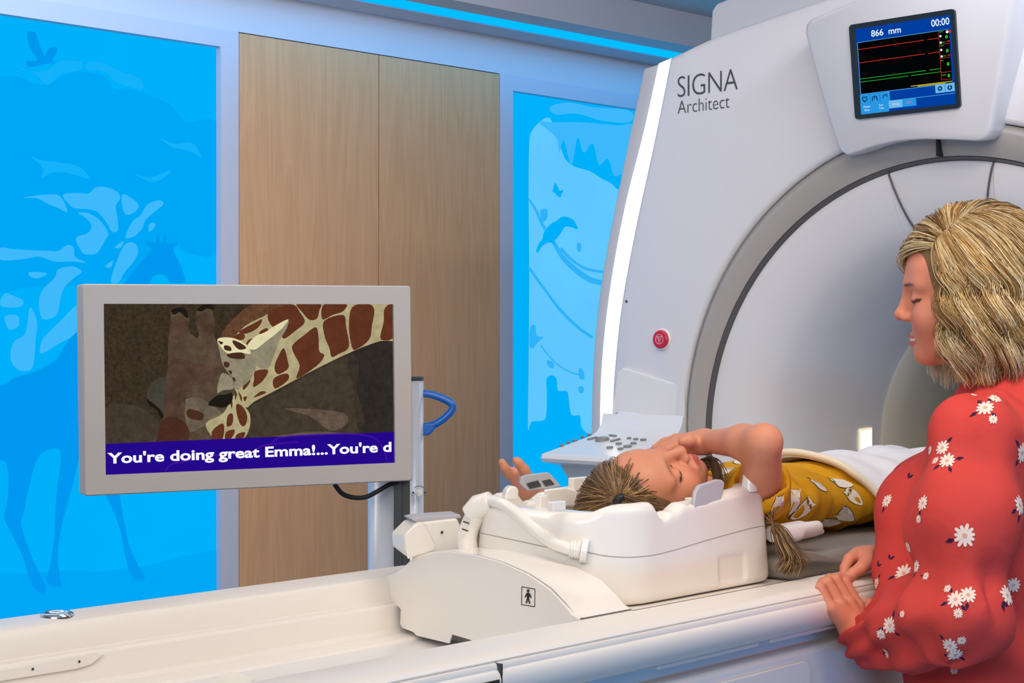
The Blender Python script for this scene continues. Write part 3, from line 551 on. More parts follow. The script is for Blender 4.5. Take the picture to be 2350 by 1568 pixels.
class Vol:
    def __init__(s, lo, hi, h):
        s.lo = np.array(lo, float); s.h = h; s.n = np.ceil((np.array(hi)-s.lo)/h).astype(int)+1; s.f = np.full(s.n, .05, np.float32)
    def sub(s, lo, hi):
        a = np.clip(np.floor((np.array(lo)-s.lo)/s.h).astype(int), 0, s.n-1); b = np.clip(np.ceil((np.array(hi)-s.lo)/s.h).astype(int)+1, 1, s.n)
        ax = [s.lo[k] + s.h*np.arange(a[k], b[k]) for k in range(3)]
        return tuple(slice(a[k], b[k]) for k in range(3)), (ax[0][:, None, None], ax[1][None, :, None], ax[2][None, None, :])
    def op(s, fn, lo, hi, k=.01, mode='u'):
        m = k + 3*s.h; sl, (x, y, z) = s.sub(np.array(lo)-m, np.array(hi)+m)
        if min(x.size, y.size, z.size) == 0: return s
        d = fn(x, y, z).astype(np.float32); a = s.f[sl]
        if mode == 'u': h = np.clip(k-np.abs(a-d), 0, None)/max(k, 1e-6); s.f[sl] = np.minimum(a, d) - h*h*k/4
        elif mode == 's': d = -d; h = np.clip(k-np.abs(a-d), 0, None)/max(k, 1e-6); s.f[sl] = np.maximum(a, d) + h*h*k/4
        return s
    def ell(s, c, r, B=None, k=.01, mode='u'):
        c = np.array(c, float); r = np.array(r, float); B = np.eye(3) if B is None else np.array(B, float); R_ = np.sqrt(((B*r[:, None])**2).sum(0))
        def fn(x, y, z):
            X, Y_, Z_ = x-c[0], y-c[1], z-c[2]; k0 = 0; k1 = 0
            for i in range(3):
                q = X*B[i][0]+Y_*B[i][1]+Z_*B[i][2]; k0 = k0+(q/r[i])**2; k1 = k1+(q/r[i]**2)**2
            k0 = np.sqrt(k0); k1 = np.sqrt(k1)+1e-9; return k0*(k0-1)/k1
        return s.op(fn, c-R_, c+R_, k, mode)
    def cap(s, a, b, ra, rb, k=.01, mode='u'):
        a = np.array(a, float); b = np.array(b, float); ba = b-a; L2 = ba@ba+1e-12; rm = max(ra, rb)
        def fn(x, y, z):
            t = np.clip(((x-a[0])*ba[0]+(y-a[1])*ba[1]+(z-a[2])*ba[2])/L2, 0, 1)
            return np.sqrt((x-a[0]-ba[0]*t)**2+(y-a[1]-ba[1]*t)**2+(z-a[2]-ba[2]*t)**2) - (ra+(rb-ra)*t)
        return s.op(fn, np.minimum(a, b)-rm, np.maximum(a, b)+rm, k, mode)
    def box(s, c, hs, r=.0, B=None, k=.01, mode='u'):
        c = np.array(c, float); hs = np.array(hs, float); B = np.eye(3) if B is None else np.array(B, float); R_ = (np.abs(B)*hs[:, None]).sum(0)
        def fn(x, y, z):
            X, Y_, Z_ = x-c[0], y-c[1], z-c[2]; q = [np.abs(X*B[i][0]+Y_*B[i][1]+Z_*B[i][2])-hs[i]+r for i in range(3)]
            return np.sqrt(sum(np.clip(a, 0, None)**2 for a in q))+np.minimum(np.maximum(np.maximum(q[0], q[1]), q[2]), 0)-r
        return s.op(fn, c-R_, c+R_, k, mode)
    def mesh(s, smooth=1, disp=None):
        f = s.f
        if disp is not None: f = f + disp
        f = np.pad(f, 1, constant_values=.05); v, q = surfnet(f, s.lo-s.h, s.h)
        for _ in range(smooth):
            acc = np.zeros_like(v); n = np.zeros(len(v))
            for k in range(4):
                a, b = q[:, k], q[:, (k+1) % 4]; np.add.at(acc, a, v[b]); np.add.at(n, a, 1); np.add.at(acc, b, v[a]); np.add.at(n, b, 1)
            v = .5*v + .5*acc/n[:, None]
        return v, q
def vmesh(name, v, q, mats, parent=None, col=None, smooth=True):
    me = bpy.data.meshes.new(name); vv = v - np.array(wloc(parent)) if parent is not None else v
    me.from_pydata(vv.tolist(), [], q.tolist() if hasattr(q, 'tolist') else q)
    if col is not None:
        a = me.color_attributes.new('Col', 'FLOAT_COLOR', 'POINT'); a.data.foreach_set('color', np.c_[col, np.ones(len(col))].astype(np.float32).ravel())
    return finish(me, name, mats, parent, smooth)

# ---------------------------------------------------------------- patient table
tab = thing('patient_table', 'long white patient table with raised rails running into the round scanner tunnel', 'table', (1.8, YC, 0))
TX0, TX1 = -.3, 3.12
def sweep(name, prof, x0, x1, m, bevel=.004, parent=tab, ang=None):
    mb = MB(); mb.prism([(x0, y, z) for y, z in prof], (x1-x0, 0, 0)); return fixn(mb.build(name, m, parent, bevel=bevel))
ZR = 1.06
# near rail: top, soft shoulder, thin groove, apron
XJ = atY(1141, 1525, 1.25)[0]
near_top = [(1.326, ZR-.012), (1.330, ZR), (1.268, ZR+.001), (1.256, ZR-.003), (1.251, ZR-.0082), (1.2525, ZR-.0088), (1.2525, ZR-.0108), (1.30, ZR-.012)]
sweep('near_rail', near_top, TX0, TX1, M['warmw'], .0015)
def apron(x0, x1, nm='apron'):
    p = [(1.30, ZR-.0105), (1.2495, ZR-.0105), (1.2475, ZR-.015), (1.2475, ZR-.018), (1.2455, ZR-.0195), (1.2435, ZR-.0225), (1.2415, ZR-.029), (1.2425, ZR-.041), (1.248, ZR-.052), (1.258, ZR-.059), (1.272, ZR-.062), (1.30, ZR-.063)]
    sweep(nm, p, x0, x1, M['warmw'], .001)
apron(XJ+.0015, TX1); apron(TX0, XJ-.0015)
mb = MB(); mb.box((TX0, 1.290, ZR-.16), (TX1, 1.34, ZR-.02)); mb.build('channel', M['white'], tab)
mb = MB(); mb.box((TX0, 1.268, .32), (TX1-.2, 1.86, ZR-.088)); mb.build('lower_body', M['white'], tab, bevel=.01)
xa, xb = atY(1690, 1568, 1.262)[0]-.5, atY(1862, 1530, 1.262)[0]
mb = MB(); mb.prism([(a, 1.2685, b) for a, b in rrect(xa, .5, xb, ZR-.104, .02)], (0, -.006, 0)); fixn(mb.build('side_panel', M['white'], tab, bevel=.002))
for a, b in ((1760, 1960), (1500, 1733)):
    x0, x1 = atY(a, 1483, 1.27)[0], atY(b, 1470, 1.27)[0]; mb = MB(); mb.box((x0, 1.262, ZR-.067), (x1, 1.29, ZR-.060)); mb.build('trim_lip', M['warmw'], tab, bevel=.003)
mb = MB(); xs = atY(1133, 1556, 1.245)[0]; mb.box((XJ-.045, 1.2405, ZR-.056), (XJ-.006, 1.26, ZR-.0275)); mb.build('release_slot', M['dark'], tab)
mb = MB(); mb.box((XJ-.002, 1.2432, ZR-.058), (XJ+.002, 1.27, ZR-.011)); mb.build('apron_joint', M['latchd'], tab)
mb = MB(); mb.box((1.69, 1.325, ZR-.004), (TX1, 1.3282, ZR+.0003)); mb.build('rail_gap', M['lip'], tab)
# far rail with its stepped inner side, floor and cradle track
prof = [(1.893, ZR-.004), (1.888, ZR), (1.838, ZR), (1.823, ZR-.004), (1.817, ZR-.012), (1.812, ZR-.040), (1.799, ZR-.041), (1.796, ZR-.044), (1.790, ZR-.078), (1.784, ZR-.083), (1.742, ZR-.084), (1.738, ZR-.088), (1.735, ZR-.093), (1.60, ZR-.094), (1.60, ZR-.13), (1.88, ZR-.13), (1.893, ZR-.06)]
sweep('far_rail', prof, TX0, TX1, M['warmw'], .002)
prof = [(1.60, ZR-.094), (1.50, ZR-.094), (1.35, ZR-.094), (1.338, ZR-.06), (1.334, ZR-.01), (1.31, ZR-.01), (1.31, ZR-.13), (1.60, ZR-.13)]
sweep('trough', prof, TX0, TX1, M['warmw'], .002)
x0, x1 = atZ(500, 1555, ZR-.09)[0], atZ(905, 1470, ZR-.09)[0]
mb = MB(); mb.box((.95, 1.50, ZR-.095), (1.62, 1.66, ZR-.090))
for k in range(18): xx = .97 + k*.036; mb.box((xx, 1.51, ZR-.0902), (xx+.028, 1.65, ZR-.0888))
mb.build('drive_track', M['warmw'], tab, bevel=.0006)
p = [atZ(*q, ZR-.086) for q in ((478,1568),(530,1538),(585,1557),(560,1575))]; mb = MB(); mb.prism([q - np.array([0,0,.008]) for q in p], (0, 0, .008)); fixn(mb.build('track_cover', M['warmw'], tab, bevel=.001))
# bumper strip with two screw holes on the far inner side, steel cup on the far rail
ys = 1.795; q = [atY(px, py, ys) for px, py in ((-300,1578),(-300,1610),(170,1535),(205,1524),(232,1502),(222,1497),(0,1535))]
mb = MB(); mb.prism(q, (0, -.006, 0)); bs = fixn(mb.build('bumper_strip', M['warmw'], tab, bevel=.0015))
for px, py in ((75,1536),(182,1519)):
    c = atY(px, py, ys-.0065); mb = MB(); mb.lathe([(0, .0016), (.0006, .0016)], c, (0, -1, 0), (1, 0, 0), 10, close=True); mb.build('screw_hole', M['dark'], bs)
c = atZ(131, 1414, ZR); mb = MB(); mb.lathe([(0, .0215), (.004, .0205), (.0055, .017), (.004, .0145), (.002, .012), (.0018, .0001)], c, (0, 0, 1), (1, 0, 0), 32); o = fixn(mb.build('steel_cup', M['chrome'], tab, smooth=True)); o['label'] = 'round chrome cup set in the far rail'
# end piece of the moving cradle with its arch, and the connector box behind it
mb = MB(); mb.box((1.72, 1.336, ZR-.089), (TX1, 1.782, ZR-.014)); mb.build('cradle_board', M['warmw'], tab, bevel=.003)
def E(px, py):
    # the end face leans slightly: interpolate between the far and near corner columns
    n = np.cross(np.array(atY(890, 1330, 1.823)) - np.array(atY(1325, 1420, 1.335)), [0, 0, 1.]); n /= np.linalg.norm(n); return hit(px, py, n, atY(1325, 1420, 1.335))
arc = [(890,1330),(886,1322),(905,1315),(928,1300),(948,1280),(980,1269),(1030,1266),(1090,1274),(1150,1291),(1210,1318),(1258,1350),(1290,1383),(1312,1410),(1328,1420)]
bot = [(1330,1424),(1150,1462),(1085,1474),(1080,1470),(1036,1457),(1030,1478),(955,1460),(948,1452),(922,1442),(917,1432),(919,1400),(914,1393),(896,1385),(892,1376)]
ap = [E(*p) for p in arc]; n_ = len(ap); pts = ap + [E(*p) for p in bot]
mb = MB(); mb.prism(pts, (.004, 0, 0)); 
back = []
for i, p in enumerate(ap):
    t = i/(n_-1); back.append(np.array([p[0] + .035 + .075*min(1, max(0, (t-.25)/.5)), p[1], max(p[2] - .0, ZR-.006)]))
rows = [[p + (.004, 0, 0) for p in ap], [p + (.008, 0, 0) for p in ap], back, [np.array([p[0]+.004, p[1], ZR-.06]) for p in back]]
mb.grid(rows); ce_ = fixn(mb.build('cradle_end', M['coil'], tab, smooth=False, bevel=.0025)); ce_['label'] = 'arched end plate of the cradle with a standing figure symbol'
nE = np.cross(ap[0]-ap[-1], [0, 0, 1.]); nE /= np.linalg.norm(nE); nE = nE if nE[0] < 0 else -nE
def EL(px, py, l=.0006): return E(px, py) + nE*l
def A3(pts): return [(880+x*600/1928, 1080+y*488/1568) for x, y in pts]
fr = A3([(1021,858),(1118,876),(1116,1005),(1019,990)]); mb = MB()
for i in range(4): mb.tube([EL(*fr[i], .0002), EL(*fr[(i+1) % 4], .0002)], .0006, 6)
mb.build('symbol_frame', M['blk'], ce_)
mb = MB(); mb.poly([EL(*p) for p in A3([(1056,905),(1070,898),(1084,910),(1096,940),(1090,944),(1080,925),(1076,945),(1085,984),(1076,984),(1068,952),(1060,980),(1050,978),(1060,940),(1058,922),(1048,938),(1042,934)])])
cx, cy = A3([(1069,887)])[0]; mb.poly([EL(cx+3.2*math.cos(a), cy+3.4*math.sin(a)) for a in np.linspace(0, 6.283, 13)[:-1]]); mb.build('symbol', M['blk'], ce_)
YB = 1.74
def BX(px, py, y=YB): return atY(px, py, y)
mb = MB(); b0 = [BX(*p) for p in ((930,1262),(928,1230),(958,1200),(1050,1190),(1062,1215),(1062,1285),(960,1285))]; mb.prism(b0, (.02, .05, 0)); cb = fixn(mb.build('connector_box', M['coil'], tab, bevel=.004))
mb = MB(); mb.prism([atY(*p, 1.735) for p in ((928,1238),(932,1222),(962,1198),(972,1200),(1000,1252),(998,1264),(935,1285))], (.006, .006, 0)); fixn(mb.build('flap', M['coil'], cb, bevel=.003))
mb = MB(); mb.prism([atY(*p, 1.745) for p in ((945,1192),(955,1200),(1060,1190),(1056,1181),(965,1187))], (.03, .05, .0)); fixn(mb.build('flap', M['latch'], cb, bevel=.002))
mb = MB(); mb.lathe([(0, .0022), (-.001, .0022)], atY(1014, 1222, YB-.001), (0, 1, 0), (1, 0, 0), 10, close=True); mb.build('screw_hole', M['dark'], cb)

# ---------------------------------------------------------------- head coil
hc = thing('head_coil', 'white open head coil around the head of the girl, with cable and grey latches', 'head coil', (1.92, YC, ZR-.02))
CY = 1.546; ZB = ZR-.013
V = Vol((1.66, 1.36, 1.03), (2.20, 1.74, 1.26), .003)
def coilf(x, y, z):
    # rounded bathtub: round at the head end, squarer at the neck end, walls lean in slightly
    yy = np.abs(y-CY); lean = np.clip(z-1.05, 0, None)*.05
    hw = .154 - lean; x0 = 1.715 + lean*1.5; x1 = 2.140 - lean*1.0
    cx = (x0+x1)/2; hx = (x1-x0)/2; r = np.where(x < 1.93, .105, .035)
    qx = np.abs(x-cx)-hx+r; qy = yy-hw+r
    d2 = np.sqrt(np.clip(qx, 0, None)**2+np.clip(qy, 0, None)**2)+np.minimum(np.maximum(qx, qy), 0)-r
    top = 1.166 + np.interp(np.asarray(x), [1.60, 1.70, 1.735, 1.835, 1.855, 1.885, 1.905, 2.04, 2.12, 2.16], [.014, .014, .022, .024, .008, .008, .018, .029, .036, .032]) - .010*np.clip((yy+.10-np.abs(y-CY)*0-.154+.0)/.03, 0, 0) + 0*y
    top = top - .010*np.clip((y-1.43)/.02, 0, 1)*(x < 1.80)
    dz = np.maximum(z-top, ZB-z); r2 = .014
    a, b = d2+r2, dz+r2
    return np.sqrt(np.clip(a, 0, None)**2+np.clip(b, 0, None)**2)+np.minimum(np.maximum(a, b), 0)-r2
V.op(coilf, (1.66, 1.36, 1.03), (2.19, 1.74, 1.24), .001)
V.box((1.935, CY, 1.235), (.165, .116, .125), .05, k=.012, mode='s')          # basin
V.box((2.10, CY, 1.25), (.12, .098, .11), .05, k=.012, mode='s')             # neck opening
for s in (-1, 1): V.ell((1.857, CY+s*.145, 1.205), (.022, .04, .042), k=.006, mode='s')   # thumb dip beside the latch
for s in (-1, 1): V.box((1.940, CY+s*.143, 1.192), (.024, .02, .012), .003, k=.003, mode='s')   # latch pocket
V.box((2.02, 1.386, 1.078), (.036, .010, .022), .006, k=.004, mode='s')
v, q = V.mesh(1); vmesh('shell', v, q, M['coil'], hc)
bv = BVHTree.FromPolygons([Vector(p) for p in v], [tuple(map(int, p)) for p in q])
def raycoil(px, py, lift=.0):
    d = Vector(ray(px, py)).normalized(); l, nn, i, _ = bv.ray_cast(Vector(C0), d)
    return None if l is None else np.array(l + nn*lift)
def linecoil(pix, r, name, m, par, lift=.0):
    pts = [raycoil(*p, lift) for p in spline(pix, 8)]; pts = [p for p in pts if p is not None]
    mb = MB(); mb.tube(pts, r, 6); return mb.build(name, m, par, smooth=True)
seamm = mat('seam_line', (176, 166, 152), .6)
linecoil([(1105,1224),(1180,1240),(1255,1256),(1300,1262),(1340,1266),(1390,1276),(1450,1279),(1520,1270),(1640,1235),(1740,1209),(1762,1212)], .0009, 'seam', seamm, hc, -.0003)
# raised pads on the rim, peg, latches
mb = MB(); y0 = 1.39
def rim(px0, px1, y, top, nm='rim_pad', m=M['coil']):
    a = atY(px0, 1170, y)[0]; b = atY(px1, 1170, y)[0]; mb = MB()
    mb.prism([(u, y, w_) for u, w_ in [(a, 1.165), (a+.008, top-.006), (a+.022, top), (b-.03, top+.003), (b-.012, top-.003), (b, 1.165)]], (0, .035, 0)); return fixn(mb.build(nm, m, hc, bevel=.006))
for px, py, y, sx, sy, sz in ((1277,1157,1.475,.014,.006,.004),(1242,1146,1.56,.008,.006,.006),(1330,1104,1.665,.022,.006,.006),(1600,1150,1.44,.022,.008,.006)):
    c = atY(px, py, y); mb = MB(); mb.box(c-np.array([sx, sy, sz*2.5]), c+np.array([sx, sy, sz])); mb.build('foam_block', M['coil'], hc, bevel=.002)
c = atY(1720, 1122, 1.408); c = np.array(bv.ray_cast(Vector((c[0], c[1], 1.5)), Vector((0, 0, -1)))[0]); mb = MB(); mb.lathe([(-.008, .0135), (.006, .0118), (.019, .0098), (.0225, .007), (.0235, .0001)], c, (0, 0, 1), (1, 0, 0), 24); fixn(mb.build('peg', M['coil'], hc, smooth=True))
def latch(y, sgn):
    P = [atY(px, py, y) for px, py in ((1592,1172),(1595,1155),(1602,1130),(1612,1116),(1618,1113),(1655,1101),(1666,1102),(1672,1108),(1668,1122),(1655,1158),(1648,1164))]
    P = [p + np.array([0, .16*(p[2]-1.17), 0]) for p in P]
    mb = MB(); mb.prism(P, (.002, .008, .0)); l = fixn(mb.build('latch', M['latch'], hc, bevel=.003)); l['label'] = 'grey hinged latch on the rim'; return l
latch(1.398, 1)
mb = MB(); c = atY(1622, 1180, 1.402); mb.box(c-np.array([.024, .003, .004]), c+np.array([.012, .003, .003])); mb.build('hinge', M['latchd'], hc, bevel=.001)
# far latch seen from inside, with two dark windows
yl_ = 1.70; P = [atY(px, py, yl_) for px, py in ((1194,1112),(1196,1096),(1212,1090),(1258,1085),(1264,1088),(1290,1118),(1262,1122),(1212,1128))]
mb = MB(); mb.prism(P, (.006, .010, 0)); fl = fixn(mb.build('latch', M['latch'], hc, bevel=.002))
for w4 in (((1208,1110),(1234,1103),(1242,1116),(1216,1122)), ((1244,1104),(1262,1100),(1272,1112),(1252,1116))):
    mb = MB(); mb.prism([atY(*p, yl_-.0005) for p in w4], (0, -.001, 0)); fixn(mb.build('latch_window', M['latchd'], fl))
P = [atY(*p, 1.655) for p in ((1250,1124),(1300,1118),(1325,1126),(1338,1165),(1260,1165))]; mb = MB(); mb.prism(P, (.004, .008, 0)); fixn(mb.build('side_flap', M['coil'], hc, bevel=.004))
P = [atY(*p, 1.60) for p in ((1160,1150),(1162,1128),(1172,1116),(1186,1117),(1192,1126),(1190,1150))]; mb = MB(); mb.prism(P, (.012, .02, 0)); fixn(mb.build('hook', M['coil'], hc, bevel=.005))
# cable: connector block, strain relief and hose to the plug on the coil corner
pl = raycoil(1335, 1264, .004); 
plg = raycoil(1335, 1263, .008); tpl = (plg-C0)@D
cp3 = [atT(px, py, 2.395+(tpl+.002-2.395)*min(1, ((px-1118)/175)**.9)) for px, py in ((1118,1148),(1150,1156),(1185,1178),(1225,1214),(1265,1245),(1300,1258))] + [plg]
mb = MB(); mb.tube(spline(cp3, 8), .0088, 14); cbl = mb.build('cable', M['coil'], hc, smooth=True); cbl['label'] = 'thick white cable curving to the plug'
mb = MB(); mb.tube([cp3[-2]*.75+cp3[-1]*.25, cp3[-1]], [.0115, .0125], 16)
for k in range(4): t = .25+k*.2; c = cp3[-2]*(1-t)+cp3[-1]*t; dd = (cp3[-1]-cp3[-2]); mb.tube([c, c+dd*.08], [.0135, .0135], 16)
mb.tube([cp3[-1]+(cp3[-1]-cp3[-2])*.02, cp3[-1]+(cp3[-1]-cp3[-2])*.5], [.017, .017], 20); mb.build('plug', M['coil'], hc, bevel=.001)
mb = MB(); mb.tube(spline([atT(1076, 1268, 2.405), atT(1072, 1235, 2.405), atT(1080, 1205, 2.405), atT(1092, 1180, 2.40)], 6), .0125, 14, flat=1.2); mb.tube([atT(1078, 1183, 2.405), atT(1100, 1162, 2.40), atT(1128, 1152, 2.392)], [.016, .0185, .0165], 18); mb.build('connector', M['coil'], hc, bevel=.003)
mb = MB()
for px, py in ((1069,1199),(1066,1216)): mb.tube([atT(px-6, py-2, 2.389), atT(px+8, py+3, 2.389)], .0012, 6)
mb.build('marking', M['ink'], hc)

# ---------------------------------------------------------------- pad, monitor
mp = MB(); P = [atZ(*p, 1.065) for p in ((1880,1318),(1990,1292))]
mb = MB(); mb.box((2.145, 1.36, ZR-.0135), (3.1, 1.775, 1.086)); tag(mb.build('mattress_pad', M['pad'], None, bevel=.02, seg=4, loc=(2.7, YC, ZR-.0135)), 'grey mattress pad under the lying girl on the patient table', 'mattress pad')
FL = atY(1925, 1291, 1.335)
o = bpy.data.objects['mattress_pad']
mb = MB(); mb.prism([atY(*p, 1.345) for p in ((1835,1262),(1870,1268),(1940,1290),(1925,1294),(1880,1290),(1835,1286))], (0, .012, .001)); fixn(mb.build('pad_flap', M['pad'], o, bevel=.002))
ms = thing('monitor_stand', 'silver monitor stand with a wide screen showing a giraffe, behind the patient table', 'monitor stand', atT(900, 1200, 3.05)*(1, 1, 0))
ma = math.radians(65.5); mw = D*math.cos(ma)+R*math.sin(ma); mw = mw+U*.0118; mw /= np.linalg.norm(mw); mn = np.cross(U, mw); mn /= np.linalg.norm(mn); mn = mn if mn@D < 0 else -mn
mu = np.cross(mn, mw); mu = mu if mu[2] > 0 else -mu
mp0 = atT(565, 890, 2.85)
def onM(px, py, l=0): return hit(px, py, mn, mp0+mn*l)
def mrect(px): P = [onM(*p) for p in px]; c = sum(P)/4; return c, (np.linalg.norm(P[1]-P[0])+np.linalg.norm(P[2]-P[3]))/2, (np.linalg.norm(P[3]-P[0])+np.linalg.norm(P[2]-P[1]))/2
mc, mW, mH = mrect(((190,652),(946,656),(943,1104),(192,1139))); s_c, sW, sH = mrect(((239,698),(905,698),(904,1062),(241,1091)))
print('monitor', mW, mH, sW, sH)
def mq(c, u, v, l): return c + mw*u + mu*v + mn*l
mb = MB()
def rr(c, w_, h_, l, r=.004): return [mq(c, u, v, l) for u, v in rrect(-w_/2, -h_/2, w_/2, h_/2, r, 4)]
O1, O0, I1, I0 = rr(mc, mW, mH, 0), rr(mc, mW, mH, -.052), rr(s_c, sW, sH, 0, .0005), rr(s_c, sW, sH, -.006, .0005)
O2 = rr(mc, mW-.004, mH-.004, .0015); O3 = rr(mc, mW, mH, -.001)
mb.grid([O0, O3, O2, [p+mn*.0015 for p in I1], I0], wrap=True); mb.poly(O0); mon = fixn(mb.build('monitor', M['bez'], ms, smooth=False)); mon['label'] = 'pale grey monitor case'
mb = MB(); mb.poly([mq(s_c, u*sW/2, v*sH/2, -.0059) for u, v in ((-1,-1),(1,-1),(1,1),(-1,1))]); SP = []
scr = mb.build('screen', glow('screen_rock', (62, 50, 38), .9, noise=.45, nscale=140), mon)
scl = [0]
SX = lambda pts: [(180+x*780/2350, 640+y*510/1537) for x, y in pts]
def scrp(x, y): p = onM(*SX([(x, y)])[0], -.0055); d = p-s_c; u, v = d@mw, d@mu; return np.clip(u, -sW/2, sW/2), np.clip(v, -sH/2, sH/2)
def pic(pts, m, lay, n=3, closed=True, name='picture', w=None):
    q = spline(pts, n, True) if n > 0 and closed else pts
    if w is not None: q = strip(pts, w)
    uv = [scrp(*p) for p in q]
    mb = MB(); tris = tessellate_polygon([[Vector((a, b, 0)) for a, b in uv]])
    mb.add([mq(s_c, a, b, -.0058+lay*.00012) for a, b in uv], [tuple(t) for t in tris]); return mb.build(name, m, scr)
PG = dict(hide=glow('pic_hide', (88, 72, 58), .9, noise=.4, nscale=45), tan=glow('pic_tan', (140, 132, 108), 1, noise=.25, nscale=60), cream=glow('pic_cream', (174, 163, 124), 1, noise=.22, nscale=60), patch=glow('pic_patch', (94, 50, 33), 1, noise=.18, nscale=50), patchd=glow('pic_patch_dark', (72, 44, 32), 1, noise=.2, nscale=60),
          lite=glow('pic_light', (222, 214, 170), 1, noise=.12, nscale=50), mane=glow('pic_mane', (98, 66, 46), 1, noise=.4, nscale=120), dk=glow('pic_dark', (30, 26, 22), 1), brown=glow('pic_brown', (80, 60, 49), 1, noise=.4, nscale=45), rock=glow('pic_rock', (66, 56, 46), 1, noise=.3, nscale=70), rockl=glow('pic_rock_light', (96, 80, 68), 1, noise=.35, nscale=70),
          ban=glow('banner_blue', (36, 8, 138), 1), ban2=glow('banner_line', (70, 18, 160), 1), txt=glow('banner_text', (252, 252, 255), 1.05), grey=glow('pic_grey', (66, 62, 52), 1, noise=.3, nscale=50), fur=glow('pic_fur', (104, 92, 76), 1, noise=.35, nscale=70))
pic([(1390,780),(1900,520),(1920,760),(1930,1080),(1200,1100),(1180,900)], PG['rock'], 1); pic([(1870,520),(2190,400),(2190,1080),(1950,1080),(1910,780)], glow('pic_shade', (48, 42, 38), 1, noise=.3, nscale=60), 1)
pic([(1420,900),(1600,900),(1840,930),(1850,1010),(1740,1050),(1600,950)], PG['rockl'], 2); pic([(1340,1110),(1420,1080),(1640,1056),(1850,1070),(2080,1090),(2140,1290),(1300,1250)], PG['rockl'], 2)
pic([(150,900),(400,880),(560,1000),(540,1140),(150,1200)], PG['rock'], 1)
# neck with mane, then patches
pic([(1050,400),(1130,330),(1290,240),(1420,160),(2230,160),(2230,410),(2090,430),(1900,500),(1650,620),(1480,710),(1330,790),(1215,850),(1150,890),(1080,760),(1000,560),(960,420)], PG['cream'], 3)
pic([(985,400),(1030,320),(1090,260),(1160,200),(1230,170),(1440,165),(1360,215),(1270,265),(1160,320),(1060,410)], PG['mane'], 4)
for p in ([(1310,240),(1400,185),(1490,180),(1530,230),(1565,300),(1500,360),(1420,415),(1390,360),(1330,320)], [(1510,170),(1670,170),(1665,220),(1650,275),(1600,285),(1550,235)], [(1700,170),(1850,170),(1830,225),(1760,250),(1685,280)], [(1700,290),(1830,250),(1850,330),(1870,470),(1800,520),(1750,540),(1735,480),(1700,390)], [(1480,460),(1560,390),(1640,335),(1660,400),(1665,500),(1700,530),(1650,600),(1510,690),(1530,600),(1490,520)],
          [(1890,200),(1990,170),(2045,210),(2030,320),(2010,420),(1920,490),(1890,470),(1870,340)], [(2120,200),(2200,170),(2200,390),(2090,420),(2110,300)], [(1060,410),(1120,375),(1150,390),(1140,420),(1090,425)], [(1110,365),(1210,310),(1270,280),(1240,340),(1160,380)], [(1250,370),(1300,340),(1310,360),(1270,400)], [(1180,420),(1220,412),(1225,430),(1190,460),(1160,450)], [(1420,480),(1445,560),(1450,620),(1380,660),(1355,610),(1385,530)], [(1350,690),(1440,655),(1450,700),(1360,760)], [(1220,640),(1310,630),(1280,700),(1210,750),(1215,690)], [(1210,820),(1260,780),(1300,785),(1250,810)], [(1140,740),(1190,700),(1170,740),(1140,770)], [(1140,820),(1165,815),(1150,850)]):
    pic(p, PG['patch'], 4, 4)
# head
pic([(480,760),(520,710),(590,680),(650,700),(660,900),(590,960),(560,960),(540,900),(475,870)], PG['grey'], 4); pic([(470,830),(500,850),(560,900),(590,950),(565,965),(540,905),(490,880)], PG['dk'], 5)
pic([(640,215),(700,195),(745,215),(765,270),(760,350),(790,390),(830,410),(830,320),(815,220),(860,180),(910,182),(935,280),(935,380),(970,470),(1030,600),(1080,690),(1080,770),(1120,860),(1185,930),(1185,1010),(1150,1110),(1080,1180),(900,1190),(530,1180),(560,1040),(590,940),(610,760),(620,600),(620,430),(640,320)], PG['hide'], 5, 4)
pic([(640,215),(700,195),(745,215),(760,260),(745,270),(700,230),(660,250)], PG['dk'], 6); pic([(818,215),(860,180),(925,180),(930,215),(890,205),(850,225)], PG['dk'], 6)
pic([(650,270),(745,270),(760,340),(740,400),(660,420),(630,380)], PG['brown'], 6); pic([(820,260),(930,250),(935,370),(880,400),(830,380)], PG['brown'], 6)
pic([(620,600),(690,550),(800,580),(960,620),(930,700),(760,760),(740,850),(720,950),(600,960),(600,800)], PG['brown'], 6); pic([(720,850),(820,820),(900,860),(960,900),(1010,960),(900,1000),(770,1060),(740,960)], PG['fur'], 6); pic([(545,1080),(600,960),(720,980),(770,1080),(700,1180),(540,1180)], PG['patchd'], 7); pic([(760,900),(860,930),(850,980),(760,960)], PG['patchd'], 7)
pic([(960,420),(1020,405),(1100,420),(1170,470),(1190,520),(1230,600),(1200,680),(1140,740),(1080,770),(1070,700),(1000,600),(975,500)], PG['tan'], 6); pic([(960,420),(1020,405),(1100,420),(1170,470),(1190,520),(1120,510),(1040,520),(990,480)], PG['lite'], 7)
for p in ([(965,430),(1000,440),(985,455)], [(1010,460),(1050,470),(1055,500),(1010,490)], [(1070,425),(1130,450),(1160,480),(1110,490),(1070,450)], [(1030,520),(1130,510),(1150,550),(1090,555),(1040,545)], [(1005,575),(1040,580),(1040,610),(1010,610)], [(1035,635),(1060,640),(1055,665)], [(1062,680),(1085,690),(1080,715)]):
    pic(p, PG['patchd'], 8)
pic([(1165,470),(1220,400),(1290,370),(1350,330),(1450,280),(1440,340),(1400,410),(1370,480),(1340,560),(1310,620),(1240,610),(1200,540)], PG['tan'], 7); pic([(1165,470),(1220,400),(1290,370),(1350,330),(1450,280),(1400,350),(1300,430),(1220,490)], PG['lite'], 8)
pic([(970,700),(1000,650),(1060,690),(1070,760),(1000,770),(960,790)], PG['tan'], 8); pic([(895,870),(940,820),(1000,790),(1060,790),(1060,850),(1010,890),(950,885)], PG['dk'], 9); pic([(960,800),(1000,775),(1060,780),(1020,800)], PG['grey'], 10)
